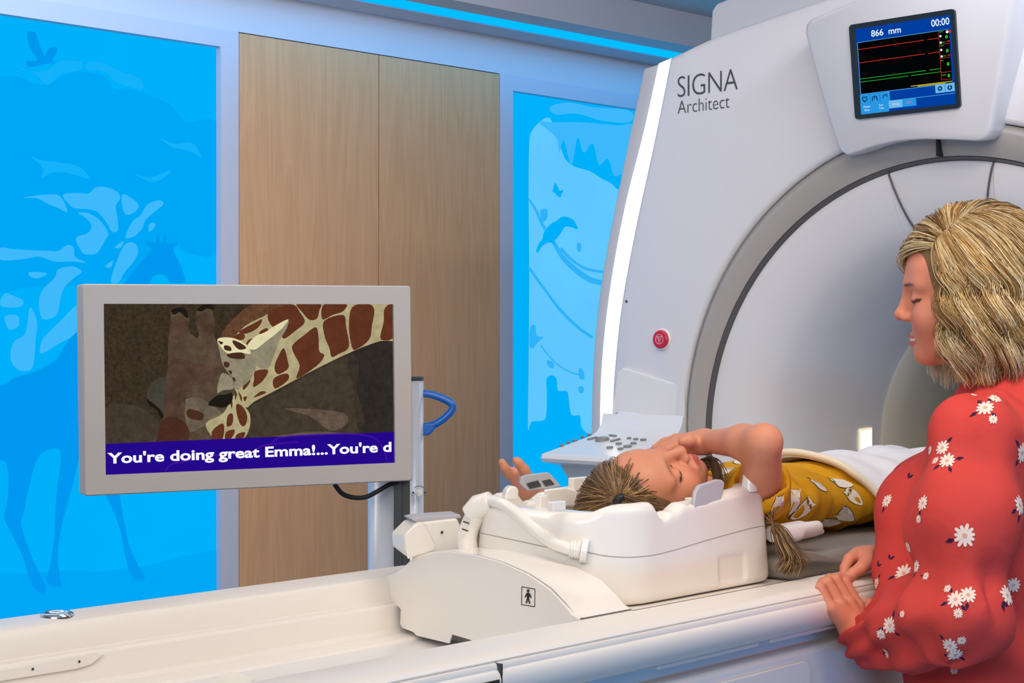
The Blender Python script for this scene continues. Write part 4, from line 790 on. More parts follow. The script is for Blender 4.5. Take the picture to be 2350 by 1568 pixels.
pic([(880,1000),(1000,930),(1080,800),(1130,860),(1185,940),(1180,1040),(1130,1110),(1000,1140),(930,1100)], PG['cream'], 7, 4)
for p in ([(1090,870),(1130,880),(1165,940),(1160,1000),(1130,1020),(1100,960)], [(1030,950),(1060,930),(1070,960),(1060,1010),(1025,1020)], [(1020,1060),(1080,1045),(1060,1100),(1015,1120)], [(1090,1080),(1150,1060),(1140,1100),(1090,1130)], [(920,1060),(1000,1000),(1000,1100),(950,1150)], [(1080,800),(1095,800),(1085,840)], [(1105,780),(1130,820),(1125,850)], [(1050,860),(1065,850),(1060,900)]):
    pic(p, PG['patch'], 8)
# banner and running text
pic([(170,1143),(2200,1058),(2200,1272),(170,1365)], PG['ban'], 12, 0, name='banner')
pic([(600,1330),(640,1285),(720,1265),(880,1230),(1180,1205),(1260,1160),(1340,1145),(1520,1128)], PG['ban2'], 13, name='banner_line', w=[10, 12, 10, 8]); pic([(1330,1140),(1400,1098),(1640,1080),(1900,1075),(2040,1100),(2110,1180),(2130,1260)], PG['ban2'], 13, name='banner_line', w=[8, 10, 8, 8])
bo, be, bh = scrp(200, 1277), scrp(2190, 1193), scrp(200, 1206)
bx = np.array([be[0]-bo[0], be[1]-bo[1]]); bw = np.hypot(*bx); bx /= bw; X3 = mw*bx[0]+mu*bx[1]; Y3 = -mw*bx[1]+mu*bx[0]
vv, f = text_mesh("You're doing great Emma!...You're d", mq(s_c, bo[0], bo[1], -.0058+14*.00012), X3, Y3, width=bw*.99, height=(bh[1]-bo[1])*1.06, thick=.028)
vv = [p if (p-s_c)@mw < sW/2-.0005 else p - mw*((p-s_c)@mw-sW/2+.0005) for p in vv]
MB().add(vv, f).build('banner_text', PG['txt'], scr)
# column, black track, cap, handle, knob, cable, wheeled base
kc = atT(908, 1200, 3.06); ex = np.array(R); ey = np.array(D)
def K(px, t): return atT(px, 1200, t)*(1, 1, 0)
ca = K(845, 3.06); cb_ = K(972, 3.06); half_w = np.linalg.norm(cb_-ca)/2; cc = (ca+cb_)/2
topz = atT(950, 874, 3.06)[2]
prof = [cc + ex*half_w*math.copysign(abs(math.cos(a))**.6, math.cos(a)) + ey*.042*math.copysign(abs(math.sin(a))**.75, math.sin(a)) for a in np.linspace(0, 2*math.pi, 40, endpoint=False)]
mb = MB(); mb.prism([p+U*.12 for p in prof], (0, 0, topz-.12)); fixn(mb.build('column', M['silver'], ms, smooth=False)); 
o = bpy.data.objects['column']; 
for p_ in o.data.polygons: p_.use_smooth = len(p_.vertices) == 4
mb = MB(); mb.prism([cc+(p-cc)*1.02+U*topz for p in prof], (0, 0, .008)); fixn(mb.build('column_cap', M['dgrey'], ms, bevel=.002))
ta, tb = K(905, 3.01), K(941, 3.01); mb = MB(); mb.obox(ta+U*.14, tb-ta, -ey*.012+(0, 0, 0), U*(topz-.18)); mb.obox(ta+U*.14, (tb-ta)*.52, -ey*.016, U*(topz-.18)); fixn(mb.build('track', M['dgrey'], ms, bevel=.001))
mb = MB(); a, b = onM(860, 900, -.052), onM(930, 900, -.052); q0 = cc-ey*.05; q1 = onM(880, 900, -.05); mb.obox(np.array([q0[0], q0[1], a[2]-.08])-ex*.06, ex*.05, (q1-q0)*(1, 1, 0), U*.16); fixn(mb.build('mount_arm', M['dgrey'], ms))
hp = [atT(*p, 3.06) for p in ((966,903),(990,906),(1018,916),(1036,927),(1038,940),(1022,958),(1002,972),(985,978),(968,980))]
mb = MB(); mb.tube(spline(hp, 6), .0072, 12); h = mb.build('handle', M['hblue'], ms, smooth=True); h['label'] = 'blue pull handle'
mb = MB(); mb.prism([atT(*p, 3.052) for p in ((968,972),(1000,970),(998,985),(990,996),(980,1000),(968,999))], ey*.016); fixn(mb.build('handle_mount', M['hblue'], ms, bevel=.004))
kn = atT(962, 1131, 3.019); mb = MB(); mb.lathe([(0, .0075), (.006, .0065), (.007, .0001)], kn, -ey, ex, 16); mb.obox(kn-ex*.0015-U*.006-ey*.007, ex*.003, -ey*.004, U*.012); fixn(mb.build('knob', M['white'], ms))
mb = MB()
for a0_, a1_ in ((.7, 2.4),): mb.tube([kn + (ex*math.cos(a)+U*math.sin(a))*.0125 for a in np.linspace(a0_, a1_, 8)], .0007, 5)
for s in (-1, 1): mb.tube([kn+ex*s*.011-ey*.0005, kn+ex*s*.011-ey*.0012], .0022, 8)
mb.build('knob_marking', M['ink'], ms)
cpth = [onM(768, 1112, -.03), atT(785, 1133, 2.96), atT(810, 1142, 2.97), atT(840, 1141, 2.98), atT(870, 1126, 2.98), atT(895, 1112, 2.99), atT(918, 1108, 3.0)]
mb = MB(); mb.tube(spline(cpth, 6), .0045, 10); mb.build('power_cable', M['black'], ms, smooth=True)
mb = MB(); mb.obox(cc-ex*.28-ey*.06+U*.07, ex*.56, ey*.12, U*.05); mb.obox(cc-ex*.05-ey*.26+U*.07, ex*.10, ey*.52, U*.05); mb.build('base', M['silver'], ms, bevel=.01)
for sx, sy in ((-.24, 0), (.24, 0), (0, -.22), (0, .22)):
    c = cc+ex*sx+ey*sy+U*.035; mb = MB(); mb.lathe([(-.012, .02), (-.012, .035), (.012, .035), (.012, .02)], c, ex, ey, 20, close=True); fixn(mb.build('caster', M['black'], ms))

# ---------------------------------------------------------------- people: shared builders
SKIN, SKIN2, LIP, BROW = (np.array(s2l(c)) for c in ((213, 143, 112), (208, 112, 92), (188, 90, 86), (112, 80, 58)))
def basis(f, a):   # rows: right, forward, up
    a = np.array(a, float); a /= np.linalg.norm(a); f = np.array(f, float); f = f - a*(f@a); f /= np.linalg.norm(f); return np.array([np.cross(f, a), f, a])
def head(V, o, B, s, smile=0.0, child=0):
    """one smooth head in the frame B at o: cranium, jaw, cheeks, brow, nose, lids, lips, ears"""
    P = lambda x, y, z: o + s*(B[0]*x + B[1]*y + B[2]*z)
    E_ = lambda c, r, k=.012, m='u': V.ell(P(*c), np.array(r)*s, B, k*s, m)
    Cp = lambda a, b, ra, rb, k=.008, m='u': V.cap(P(*a), P(*b), ra*s, rb*s, k*s, m)
    E_((0, -.014, .032), (.077, .098, .084), .001)
    E_((0, .022, -.028), (.063, .066, .080), .03)
    E_((0, .040, -.074), (.044, .046, .034), .025); E_((0, .070, -.098), (.019, .017, .015), .022)
    E_((0, .058, .035), (.056, .034, .046), .02)
    for x in (-1, 1):
        E_((x*.037, .056+.003*(smile > .8), -.036), (.029, .028+.003*child, .028), .022)
        Cp((x*.012, .088, .019), (x*.046, .071, .018), .009, .008, .014)
        E_((x*.033, .098, -.003), (.017, .014, .011), .014, 's')
        E_((x*.033, .0735, -.003), (.0155, .0155, .0125), .004)
        E_((x*.080, -.008, -.012), (.009, .019, .031), .006); E_((x*.088, -.004, -.008), (.006, .010, .018), .005, 's')
    nz = .104; kz = 1 if child else .84; Cp((0, .090, .008), (0, nz, -.033*kz), .0075, .0090, .012); E_((0, nz+.0015, -.035*kz), (.0105, .010, .009), .006)
    for x in (-1, 1):
        E_((x*.0125, .0965, -.040*kz), (.0075, .010, .0075), .006); E_((x*.006, .104, -.0455*kz), (.003, .004, .003), .002, 's')
    w = .020+.006*smile; by = .0045*(smile > .8); lk = 1-.18*(smile > .8)
    for x in (-1, 1):
        Cp((x*w, .084-by*1.5, -.067+.005*smile), (0, .0935-by, -.0675), .0045*lk, .0065*lk, .005); Cp((x*w*.9, .083-by*1.5, -.074+.004*smile), (0, .092-by, -.0775), .0045*lk, .0075*lk, .005)
    for x in (-1, 1): Cp((x*w, .091-by*1.5, -.0705+.005*smile), (0, .101-by, -.0718), .0016, .0022, .003, 's')
    E_((0, .098, -.087), (.018, .008, .004), .006, 's')
    return P
def head_color(v, o, B, s, col, brow=BROW, smile=0):
    q = (v - o) @ B.T / s; x, y, z = q[:, 0], q[:, 1], q[:, 2]; ax = np.abs(x); q[:, 1] = np.where((y > .113+.006*(z > -.05)) & (z < -.055) | (y > .125) | (np.abs(z) > .14), -1, y); y = q[:, 1]; fr = y > .03
    def blend(m, c): col[:] = col*(1-m[:, None]) + np.array(c)*m[:, None]
    sm = lambda t: np.clip(t, 0, 1)**2*(3-2*np.clip(t, 0, 1))
    blend(sm(1-np.hypot((ax-.042)/.030, (z+.038)/.026))*.55*fr, SKIN2)
    blend(sm(1.4-np.hypot(ax/.012, (z+.036)/.012))*.35*(y > .09), SKIN2)
    lip = sm(2.2*(1-np.hypot(ax/(.024+.004*smile), (z+.072)/(.0115))))*(y > .078)*(y < .1045); blend(lip, LIP)
    b = sm(1.8*(1-np.hypot((ax-.032)/.021, (z-.019-.10*np.clip(.035-np.abs(ax-.036), 0, .035)+.0025)/.0042)))*fr; blend(b*.95, brow)
    lid = (np.abs(z + .0085 - .25*(ax-.033)**2/.017) < .0024)*(np.abs(ax-.033) < .0175)*(y > .05); blend(lid*.95, s2l((48, 34, 30)))
    blend(sm(1-np.abs(z-.004)/.005)*(np.abs(ax-.033) < .016)*(y > .06)*.25, SKIN2)
    return col
def fingers(V, chains, k=.004):
    for ch in chains:
        for (a, ra), (b, rb) in zip(ch[:-1], ch[1:]): V.cap(a, b, ra, rb, k)
def decal_project(bv, o, d):
    l, n, i, _ = bv.ray_cast(Vector(o), Vector(d)); return (np.array(l), np.array(n)) if l is not None else (None, None)
class Decals:
    """pattern printed on cloth: outlines drawn on the local surface and added to the garment's own mesh"""
    def __init__(s, v, q): s.bv = BVHTree.FromPolygons([Vector(p) for p in v], [tuple(map(int, f)) for f in q]); s.v = []; s.f = []; s.m = []
    def frame(s, p, n, up):
        n = n/np.linalg.norm(n); u = up - n*(up@n); u /= np.linalg.norm(u)+1e-9; return np.cross(u, n), u, n
    def shape(s, c, fr, pts, mi, lift=.0008):
        x, y, n = fr; P = []; pts = [tuple(p) for p in pts]; cen = np.mean(pts, 0)
        ring = [pts]; 
        for (a, b) in pts + [tuple(cen)]:
            w = c + x*a + y*b; l, nn, i, d = s.bv.find_nearest(Vector(w), .05)
            if l is None: return
            nn = np.array(nn); nn = nn if nn @ n > 0 else -nn
            P.append(np.array(l) + nn*lift)
        b0 = len(s.v); s.v += P; m = len(pts)
        for k in range(m): s.f.append((b0+k, b0+(k+1) % m, b0+m)); s.m.append(mi)
    def daisy(s, c, n, up, r, rot=0, leaf=True, mis=(1, 2, 3)):
        fr = s.frame(c, n, up)
        if leaf:
            for a in (rot+3.6, rot+4.6) if leaf is True else leaf:
                d = np.array([math.cos(a), math.sin(a)]); e = np.array([-d[1], d[0]]); o = d*r*.95
                s.shape(c, fr, [o - d*r*.1, o + d*r*.35 + e*r*.22, o + d*r*.9, o + d*r*.35 - e*r*.22], mis[2], .0006)
        npt = 11
        for k in range(npt):
            a = rot + 2*math.pi*k/npt; d = np.array([math.cos(a), math.sin(a)]); e = np.array([-d[1], d[0]]); rr = r*(.85+.2*((k*7) % 5)/4)
            s.shape(c, fr, [d*r*.2 - e*r*.06, d*rr*.6 - e*r*.16, d*rr*.93 - e*r*.12, d*rr*1.0, d*rr*.93 + e*r*.12, d*rr*.6 + e*r*.16, d*r*.2 + e*r*.06], mis[0], .0009)
        s.shape(c, fr, [(r*.2*math.cos(a), r*.2*math.sin(a)) for a in np.linspace(0, 6.28, 9)[:-1]], mis[1], .0013)
def strands(name, paths, cols, r0, m, parent, r1=.25):
    """hair as thin three-sided tubes; paths: list of (n,3) arrays"""
    V_, F_, C_ = [], [], []; base = 0
    for p, c in zip(paths, cols):
        p = np.asarray(p); n = len(p); t = np.gradient(p, axis=0); t /= np.linalg.norm(t, axis=1)[:, None]+1e-9
        a = np.cross(t, np.array([.3, .2, .93])); a /= np.linalg.norm(a, axis=1)[:, None]+1e-9; b = np.cross(t, a)
        u = np.linspace(0, 1, n); rad = r0*(1-(1-r1)*u**3)
        for k in range(3):
            V_.append(p + (a*math.cos(2.094*k)+b*math.sin(2.094*k))*rad[:, None])
        C_.append(np.tile(c if np.ndim(c) == 2 else np.tile(c, (n, 1)), (3, 1)))
        i = np.arange(n-1)
        for k in range(3):
            k2 = (k+1) % 3; F_.append(np.stack([base+k*n+i, base+k*n+i+1, base+k2*n+i+1, base+k2*n+i], 1))
        base += 3*n
    return vmesh(name, np.concatenate(V_), np.concatenate(F_), m, parent, np.concatenate(C_))
SKM = mat('skin', (224, 160, 132), .48, .35, vcol='Col', sss=.12)
HAIRM = mat('hair', (150, 120, 80), .38, .5, vcol='Col')
def hair_colors(palette, n, w=None): return [np.array(s2l(palette[i])) * (0.85+.3*RNG.random()) for i in RNG.choice(len(palette), n, p=w)]

# ---------------------------------------------------------------- the girl on the table
GX = np.array([1., 0, 0]); roll = math.radians(27)
ga = np.array([-1, .10, .06]); gf = U*math.cos(roll) + np.array([0, -1, 0])*math.sin(roll); GB = basis(gf, ga); GS = .90
eye = atY(1553, 1080, 1.488); GO = eye - GS*(GB[0]*.033 + GB[1]*.086 + GB[2]*-.004)
girl = thing('person', 'girl in mustard owl shirt lying on her back, one arm raised over her face', 'person', (2.5, YC, 1.092))
V = Vol((1.80, 1.27, 1.06), (2.62, 1.92, 1.34), .0026)
GP = head(V, GO, GB, GS, .4, 1)
sR, eR, wR = atT(1742, 1150, 2.575), atT(1753, 1015, 2.43), atT(1618, 1014, 2.585)
V.cap(GP(0, -.02, -.07), (2.17, 1.56, 1.155), .040, .045, .02)
V.ell((2.30, 1.565, 1.147), (.17, .105, .050), k=.03); V.ell((2.52, 1.565, 1.142), (.16, .095, .048), k=.03)
V.cap((2.19, 1.48, 1.16), sR, .04, .036, .02); V.cap(sR, eR, .0375, .0262, .015); V.cap(eR, eR*.65+wR*.35, .0258, .0255, .014); V.cap(eR*.65+wR*.35, wR, .0260, .0170, .012)
# right hand lies across the far side of the face
tR = lambda px, py, t: atT(px, py, t)
V.cap(wR, tR(1582, 1016, 2.60), .019, .0165, .01); V.cap(wR, tR(1575, 1024, 2.60), .018, .015, .01)
fingers(V, [[(tR(1585,1008,2.61), .0105), (tR(1552,1008,2.63), .0085), (tR(1525,1016,2.64), .0075), (tR(1503,1028,2.64), .0062)],
            [(tR(1582,1014,2.60), .0105), (tR(1550,1016,2.61), .0085), (tR(1528,1024,2.615), .0075), (tR(1512,1033,2.615), .0062)],
            [(tR(1580,1020,2.595), .010), (tR(1553,1024,2.60), .0080), (tR(1535,1031,2.60), .0070), (tR(1520,1037,2.60), .006)],
            [(tR(1580,1024,2.60), .009), (tR(1560,1032,2.61), .0072), (tR(1546,1038,2.61), .0062), (tR(1535,1042,2.61), .0055)],
            [(tR(1598,1020,2.575), .011), (tR(1580,1012,2.555), .0095), (tR(1566,1014,2.55), .0075)]], .005)
# left arm bent along the far side, open hand beside the head
sL, eL, wL = np.array([2.20, 1.67, 1.15]), np.array([2.185, 1.845, 1.105]), atT(1208, 1122, 2.74)
V.cap((2.19, 1.65, 1.16), sL, .04, .036, .02); V.cap(sL, eL, .037, .029, .015); V.cap(eL, wL, .028, .019, .012)
V.cap(wL, tR(1192, 1100, 2.735), .018, .0165, .008); V.cap(wL, tR(1205, 1100, 2.72), .017, .014, .008)
fingers(V, [[(tR(1186,1098,2.735), .0105), (tR(1168,1086,2.73), .0088), (tR(1158,1074,2.725), .0076), (tR(1152,1061,2.722), .0064)],
            [(tR(1190,1094,2.745), .0105), (tR(1176,1084,2.755), .0086), (tR(1178,1088,2.74), .0074), (tR(1190,1096,2.73), .0064)],
            [(tR(1198,1094,2.75), .010), (tR(1190,1080,2.765), .0082), (tR(1195,1086,2.75), .0072), (tR(1202,1096,2.74), .006)],
            [(tR(1204,1096,2.75), .009), (tR(1202,1084,2.765), .0074), (tR(1206,1090,2.755), .0064), (tR(1210,1098,2.745), .0055)],
            [(tR(1212,1098,2.715), .0105), (tR(1202,1078,2.705), .0090), (tR(1190,1063,2.70), .0078), (tR(1184,1057,2.70), .0065)]], .004)
v, q = V.mesh(1); col = np.tile(SKIN, (len(v), 1)); col = head_color(v, GO, GB, GS, col, np.array(s2l((150, 110, 84))), .4)
vmesh('body', v, q, SKM, girl, col); gbv = BVHTree.FromPolygons([Vector(p) for p in v], [tuple(map(int, f)) for f in q])
# shirt
V = Vol((2.08, 1.34, 1.07), (2.72, 1.80, 1.28), .0038)
def tors(x0, y0, z0, w_, h_, L): V.ell((x0, y0, z0), (L, w_, h_), k=.03)
tors(2.30, 1.565, 1.151, .128, .064, .20); tors(2.54, 1.565, 1.146, .124, .061, .23); V.cap((2.20, 1.49, 1.165), sR*.8+eR*.2, .050, .050, .02); V.cap((2.20, 1.64, 1.16), sL*.8+eL*.2, .050, .048, .02)
V.cap(sR*.62+eR*.38, eR, .0405, .036, .002, 's'); V.cap(sL*.62+eL*.38, eL, .040, .036, .002, 's'); V.cap(GP(0, -.02, -.05), (2.16, 1.562, 1.17), .046, .048, .004, 's')
xs, ys, zs = (V.lo[k]+V.h*np.arange(V.n[k]) for k in range(3)); Xg, Yg, Zg = xs[:, None, None], ys[None, :, None], zs[None, None, :]
disp = (.0022*np.sin(55*Xg+30*Zg+18*np.sin(9*Yg)) + .002*np.sin(38*Xg-60*Zg+12*np.sin(14*Xg)) + .0012*np.sin(130*Xg+90*Yg*.5)).astype(np.float32)
v, q = V.mesh(1, disp); dc = Decals(v, q)
def cutpts(c, r, n=12): return [(c[0]+r*math.cos(a), c[1]+r*math.sin(a)) for a in np.linspace(0, 2*math.pi, n+1)[:-1]]
def owl(px, py, sz, rot, kind=0, pt=None):
    c, n = decal_project(dc.bv, C0, ray(px, py)) if pt is None else pt
    if c is None: return
    x0, y0, n0 = dc.frame(c, n, U); cr, sr = math.cos(rot), math.sin(rot); fr = (x0*cr+y0*sr, -x0*sr+y0*cr, n0); k = sz
    body = [(-.30,.62),(-.36,.95),(-.18,.76),(0,.80),(.18,.76),(.36,.95),(.30,.62),(.36,.42),(.40,.1),(.30,-.4),(.12,-.85),(0,-1.0),(-.16,-.8),(-.34,-.36),(-.42,.1),(-.37,.4)]
    dc.shape(c, fr, [(a*k*1.09, b*k*1.06) for a, b in body], 2, .0007); dc.shape(c, fr, [(a*k, b*k) for a, b in body], 1, .0011)
    if kind == 0:
        for s in (-1, 1):
            dc.shape(c, fr, [(a*k, b*k) for a, b in cutpts((s*.17, .48), .14)], 2, .0014); dc.shape(c, fr, [(a*k, b*k) for a, b in cutpts((s*.17, .48), .115)], 3, .0017); dc.shape(c, fr, [(a*k, b*k) for a, b in cutpts((s*.17, .48), .055, 8)], 2, .0020)
        dc.shape(c, fr, [(-.04*k, .4*k), (.04*k, .4*k), (0, .26*k)], 2, .0014)
    else:
        dc.shape(c, fr, [(a*k, b*k) for a, b in ((.08,.3),(.36,.4),(.40,.1),(.30,-.4),(.14,-.75))], 4, .0014)
    for i in range(5):
        for j in (-1, 0, 1):
            a, b = j*.15+(.07 if i % 2 else 0), .12-.16*i
            dc.shape(c, fr, [((a-.035)*k, b*k), (a*k, (b-.035)*k), ((a+.035)*k, b*k), (a*k, (b-.015)*k)], 2, .0016)
for px, py, sz, rot, kd in ((1845,1170,.034,-1.0,0), (1822,1152,.030,-.5,1), (1925,1108,.028,1.2,0), (1876,1112,.024,.8,1), (1836,1058,.026,1.0,1), (1938,1180,.034,1.25,1), (1905,1200,.030,1.4,1), (1785,1165,.028,.1,1), (1670,1080,.028,2.0,1), (1990,1205,.03,1.2,1), (1960,1140,.026,.9,0), (1700,1062,.028,.6,1), (1748,1052,.02,1.8,1), (1990,1080,.026,1.0,1)):
    owl(px, py, sz, rot, kd)
for k in range(14):
    o_ = np.array([2.2+.07*(k % 7), 1.60+.06*(k//7), 1.4]); l, nn = decal_project(dc.bv, o_, (0, .05, -1))
    if l is not None: owl(0, 0, .028, k*1.3, k % 2, (l, nn))
mi = [0]*len(q) + dc.m; allq = [tuple(map(int, f)) for f in q] + [tuple(b+len(v) for b in f) for f in dc.f]
o = vmesh('owl_shirt', np.vstack([v, np.array(dc.v)]), allq, [mat('mustard_cloth', (212, 152, 22), .85, .2, noise=.06, nscale=60), mat('owl_cream', (236, 228, 214), .85, .2), mat('owl_black', (34, 28, 26), .85, .2), mat('owl_amber', (196, 142, 30), .8), mat('owl_wing', (196, 186, 188), .85)], girl)
o.data.polygons.foreach_set('material_index', mi); sbv = dc.bv
# trousers under the blanket
V = Vol((2.56, 1.40, 1.08), (3.14, 1.74, 1.25), .006)
for s in (-1, 1): V.cap((2.68, 1.565+s*.055, 1.148), (3.02, 1.565+s*.06, 1.135), .052, .038, .02); V.cap((3.02, 1.565+s*.06, 1.135), (3.08, 1.565+s*.07, 1.14), .03, .025, .02)
v, q = V.mesh(1); vmesh('trousers', v, q, mat('navy_cloth', (60, 66, 92), .85), girl)
# hair: cap, combed strands gathered to a tie, and the long end that falls out over the table
PALG = [(104, 78, 52), (134, 102, 68), (168, 130, 82), (196, 158, 102), (84, 62, 44)]; WG = [.28, .3, .2, .1, .12]
hs = lambda d, ex_=0: GO + GS*(GB[0]*d[0]*(.079+ex_) + GB[1]*(d[1]*(.100+ex_)-.014) + GB[2]*(d[2]*(.087+ex_)+.032))
def dirn(x, y, z): d = np.array([x, y, z], float); return d/np.linalg.norm(d)
tie_pt, _ = decal_project(gbv, C0, ray(1425, 1151))
V = Vol(GO-.14, GO+.14, .003); V.ell(GP(0, -.014, .032), np.array([.0815, .1025, .0885])*GS, GB, .001)
V.box(GP(0, .098, -.026), np.array([.12, .052, .10])*GS, .03, basis(GB[1]-.28*GB[2], GB[2]+.28*GB[1]), .02, 's'); V.box(GP(0, -.02, -.115), np.array([.12, .12, .04])*GS, .01, GB, .01, 's')
v, q = V.mesh(2); vmesh('hair_cap', v, q, mat('hair_under', (112, 84, 56), .6), girl)
tq = GB @ (tie_pt-GO)/GS; tdir = dirn(tq[0]/.079, (tq[1]+.014)/.100, (tq[2]-.032)/.087); paths = []
for i in range(3400):
    th = RNG.uniform(0, 2*math.pi); front = RNG.random() < .55
    if front:   # along the hairline
        u = RNG.uniform(-1, 1); d0 = dirn(u*.85, .62-.45*u*u+RNG.normal(0, .014), .62-.5*u*u+RNG.normal(0, .014))
    else: d0 = dirn(*RNG.normal(0, 1, 3)); d0 = dirn(d0[0], min(d0[1], .35), abs(d0[2])*.9+.1)
    d1 = tdir + RNG.normal(0, .035, 3); pts = []
    lift = RNG.uniform(.003, .010)
    for t in np.linspace(0, 1, 14):
        d = d0*(1-t)+d1*t; nrm = np.linalg.norm(d); d = d/(nrm+1e-6); pts.append(hs(d, .0025+lift*math.sin(math.pi*t)**.6 - .001*t))
    paths.append(np.array(pts))
strands('hair', paths, hair_colors(PALG, len(paths), WG), .0007, HAIRM, girl)
tp = hs(tdir, .010); mb = MB(); mb.lathe([(-.006, .006), (-.004, .010), (.0, .0115), (.004, .010), (.006, .006)], tp, GB[0]*.95-GB[1]*.2, GB[2], 20); fixn(mb.build('hair_tie', M['black'], girl, smooth=True))
paths = []
for i in range(420):   # pigtail runs inside the coil, out at the neck end and down over the table edge
    a, b = RNG.normal(0, 1, 2); f = RNG.random(); g = RNG.normal(0, 1)
    pp = [tp+np.array([0, a*.004, b*.004]), np.array([1.97, 1.455+a*.008, 1.150+b*.006]), np.array([2.06, 1.445+a*.008, 1.160+b*.006]), np.array([2.13, 1.42+a*.008, 1.150+b*.006]),
          atT(1783+a*5, 1215+b*5, 2.47+.006*g), atT(1796+a*8+f*12, 1250+b*5, 2.45+.006*g), atT(1808+a*9+f*26, 1282+b*4, 2.435+.006*g), atT(1790+a*9+f*58, 1318-abs(f-.35)*42+b*3, 2.425+.006*g)]
    paths.append(np.array(spline(pp, 5)))
strands('hair_end', paths, hair_colors(PALG, len(paths), WG), .0010, HAIRM, girl)
paths = []
for i in range(160):   # loose hair under the chin
    a, b = RNG.normal(0, 1, 2); paths.append(np.array(spline([atT(1600+a*6, 1075+b*6, 2.60), atT(1632+a*5, 1062+b*5, 2.58), atT(1645+a*6, 1080+b*5, 2.56), atT(1650+a*8, 1105+b*4, 2.55)], 6)))
strands('loose_hair', paths, hair_colors(PALG[:2]+PALG[4:], len(paths)), .0009, HAIRM, girl)

# ---------------------------------------------------------------- blanket and folded sheet
rows = []
for i in range(60):
    t = i/59; rw = []
    for j in range(41):
        u = j/40; y = 1.395+.345*u; xe = 2.488 + .055*min(1, max(0, (1.462-y)/.06)) + (.05*max(0, (y-1.60)/.14)); x = xe + (3.10-xe)*t
        hy = max(0, 1-((y-1.565)/.150)**2)**.5; leg = .5*(math.exp(-((y-1.508)/.04)**2)+math.exp(-((y-1.622)/.04)**2)); f = min(1, max(0, (x-2.65)/.12))
        z = 1.100 + hy*(.120*(1-f)+.088*f) + .02*f*leg*2 + .02*math.exp(-((x-2.85)/.12)**2)*hy + .0022*math.sin(60*x+25*y) + .0018*math.sin(40*y-33*x)
        e = min(1, t/.03); z += .004*(1-abs(2*min(1, t/.05)-1))
        rw.append((x, y, z))
    rows.append(rw)
mb = MB(); mb.grid(rows); b_ = mb.build('blanket', M['sheet'], None, smooth=True, loc=(2.8, YC, 1.10)); tag(b_, 'white blanket over the legs and waist of the lying girl', 'blanket')
so = b_.modifiers.new('thick', 'SOLIDIFY'); so.thickness = .006; so.offset = 1; ss = b_.modifiers.new('sub', 'SUBSURF'); ss.levels = ss.render_levels = 1
mb = MB(); hem = [rows[k][j] for k in (0,) for j in range(0, 41)]; mb.tube([np.array(p)+(0, 0, .005) for p in hem], .0065, 8); h = mb.build('hem', mat('hem_cream', (236, 222, 198), .85, .2), b_, smooth=True); h['label'] = 'cream blanket hem'
V = Vol((2.14, 1.35, 1.08), (2.36, 1.48, 1.15), .003)
a0_, a1_ = atT(1778, 1226, 2.50), atT(1875, 1209, 2.58); V.cap(a0_, a1_, .012, .010, .004); V.cap(a0_+(0, .02, -.004), a1_+(-.02, .02, -.002), .014, .012, .01); V.cap(a0_+(.02, .0, -.010), a1_+(.015, 0, -.009), .007, .005, .008); V.cap(a0_+(0, -.006, -.008), a1_*.5+a0_*.5+(0, -.006, -.009), .008, .006, .008)
v, q = V.mesh(2); mb = MB(); o = vmesh('folded_sheet', v, q, M['sheet']); tag(o, 'rolled white sheet lying between the owl shirt and the grey pad', 'sheet')

# ---------------------------------------------------------------- the woman beside the table
WS = .93; f0 = -R*.975 + D*.22; f0 /= np.linalg.norm(f0); dn = math.radians(5)
WB = basis(f0*math.cos(dn) - U*math.sin(dn), U*math.cos(dn) + f0*math.sin(dn) - D*.10)
WT = 2.42; weye = atT(2097, 687, WT - .03); WO = weye - WS*(WB[0]*-.033 + WB[1]*.084 + WB[2]*-.004)
fb = -R*.90 + D*.43; fb /= np.linalg.norm(fb); sbv_ = np.cross(fb, U)
tc = atT(2328, 985, 2.40)
woman = thing('person', 'blonde woman in a red daisy print blouse leaning over the table rail', 'person', (tc[0], tc[1], 0))
sl_, el_, wl_ = atT(2246, 1020, 2.25), atT(2190, 1405, 2.17), atT(1986, 1474, 2.375)
sr_, er_, wr_ = tc + sbv_*.165 - U*.01, atT(2130, 1132, 2.62), atT(2046, 1283, 2.53)
V = Vol(np.minimum.reduce([WO-.14, tc-.22, wl_-.12, el_-.09, er_-.06]) * (1, 1, 0) + (0, 0, .80), np.maximum.reduce([WO+.14, tc+.22, wr_+.1, er_+.06, sr_+.06]) * (1, 1, 0) + (0, 0, WO[2]+.14), .0028)
WP = head(V, WO, WB, WS, 1.0)
nb = tc + U*.085 - fb*.005
V.cap(WP(0, -.022, -.06), nb, .050, .054, .02); V.cap(nb, tc, .055, .085, .03); V.cap(tc - sbv_*.08, tc + sbv_*.10, .055, .055, .03)
V.ell(tc - U*.15, (.16, .105, .20), basis(fb, U), k=.04); V.ell(tc - U*.36, (.15, .10, .18), basis(fb, U), k=.04)
V.cap(tc - sbv_*.09, sl_, .05, .044, .02); V.cap(sl_, el_, .044, .036, .02); V.cap(el_, el_*.6+wl_*.4, .037, .036, .01); V.cap(el_*.6+wl_*.4, wl_, .036, .0245, .01)
V.cap(sr_, er_, .044, .036, .02); V.cap(er_, wr_, .036, .024, .01)
H = lambda px, py, t: atT(px, py, t)
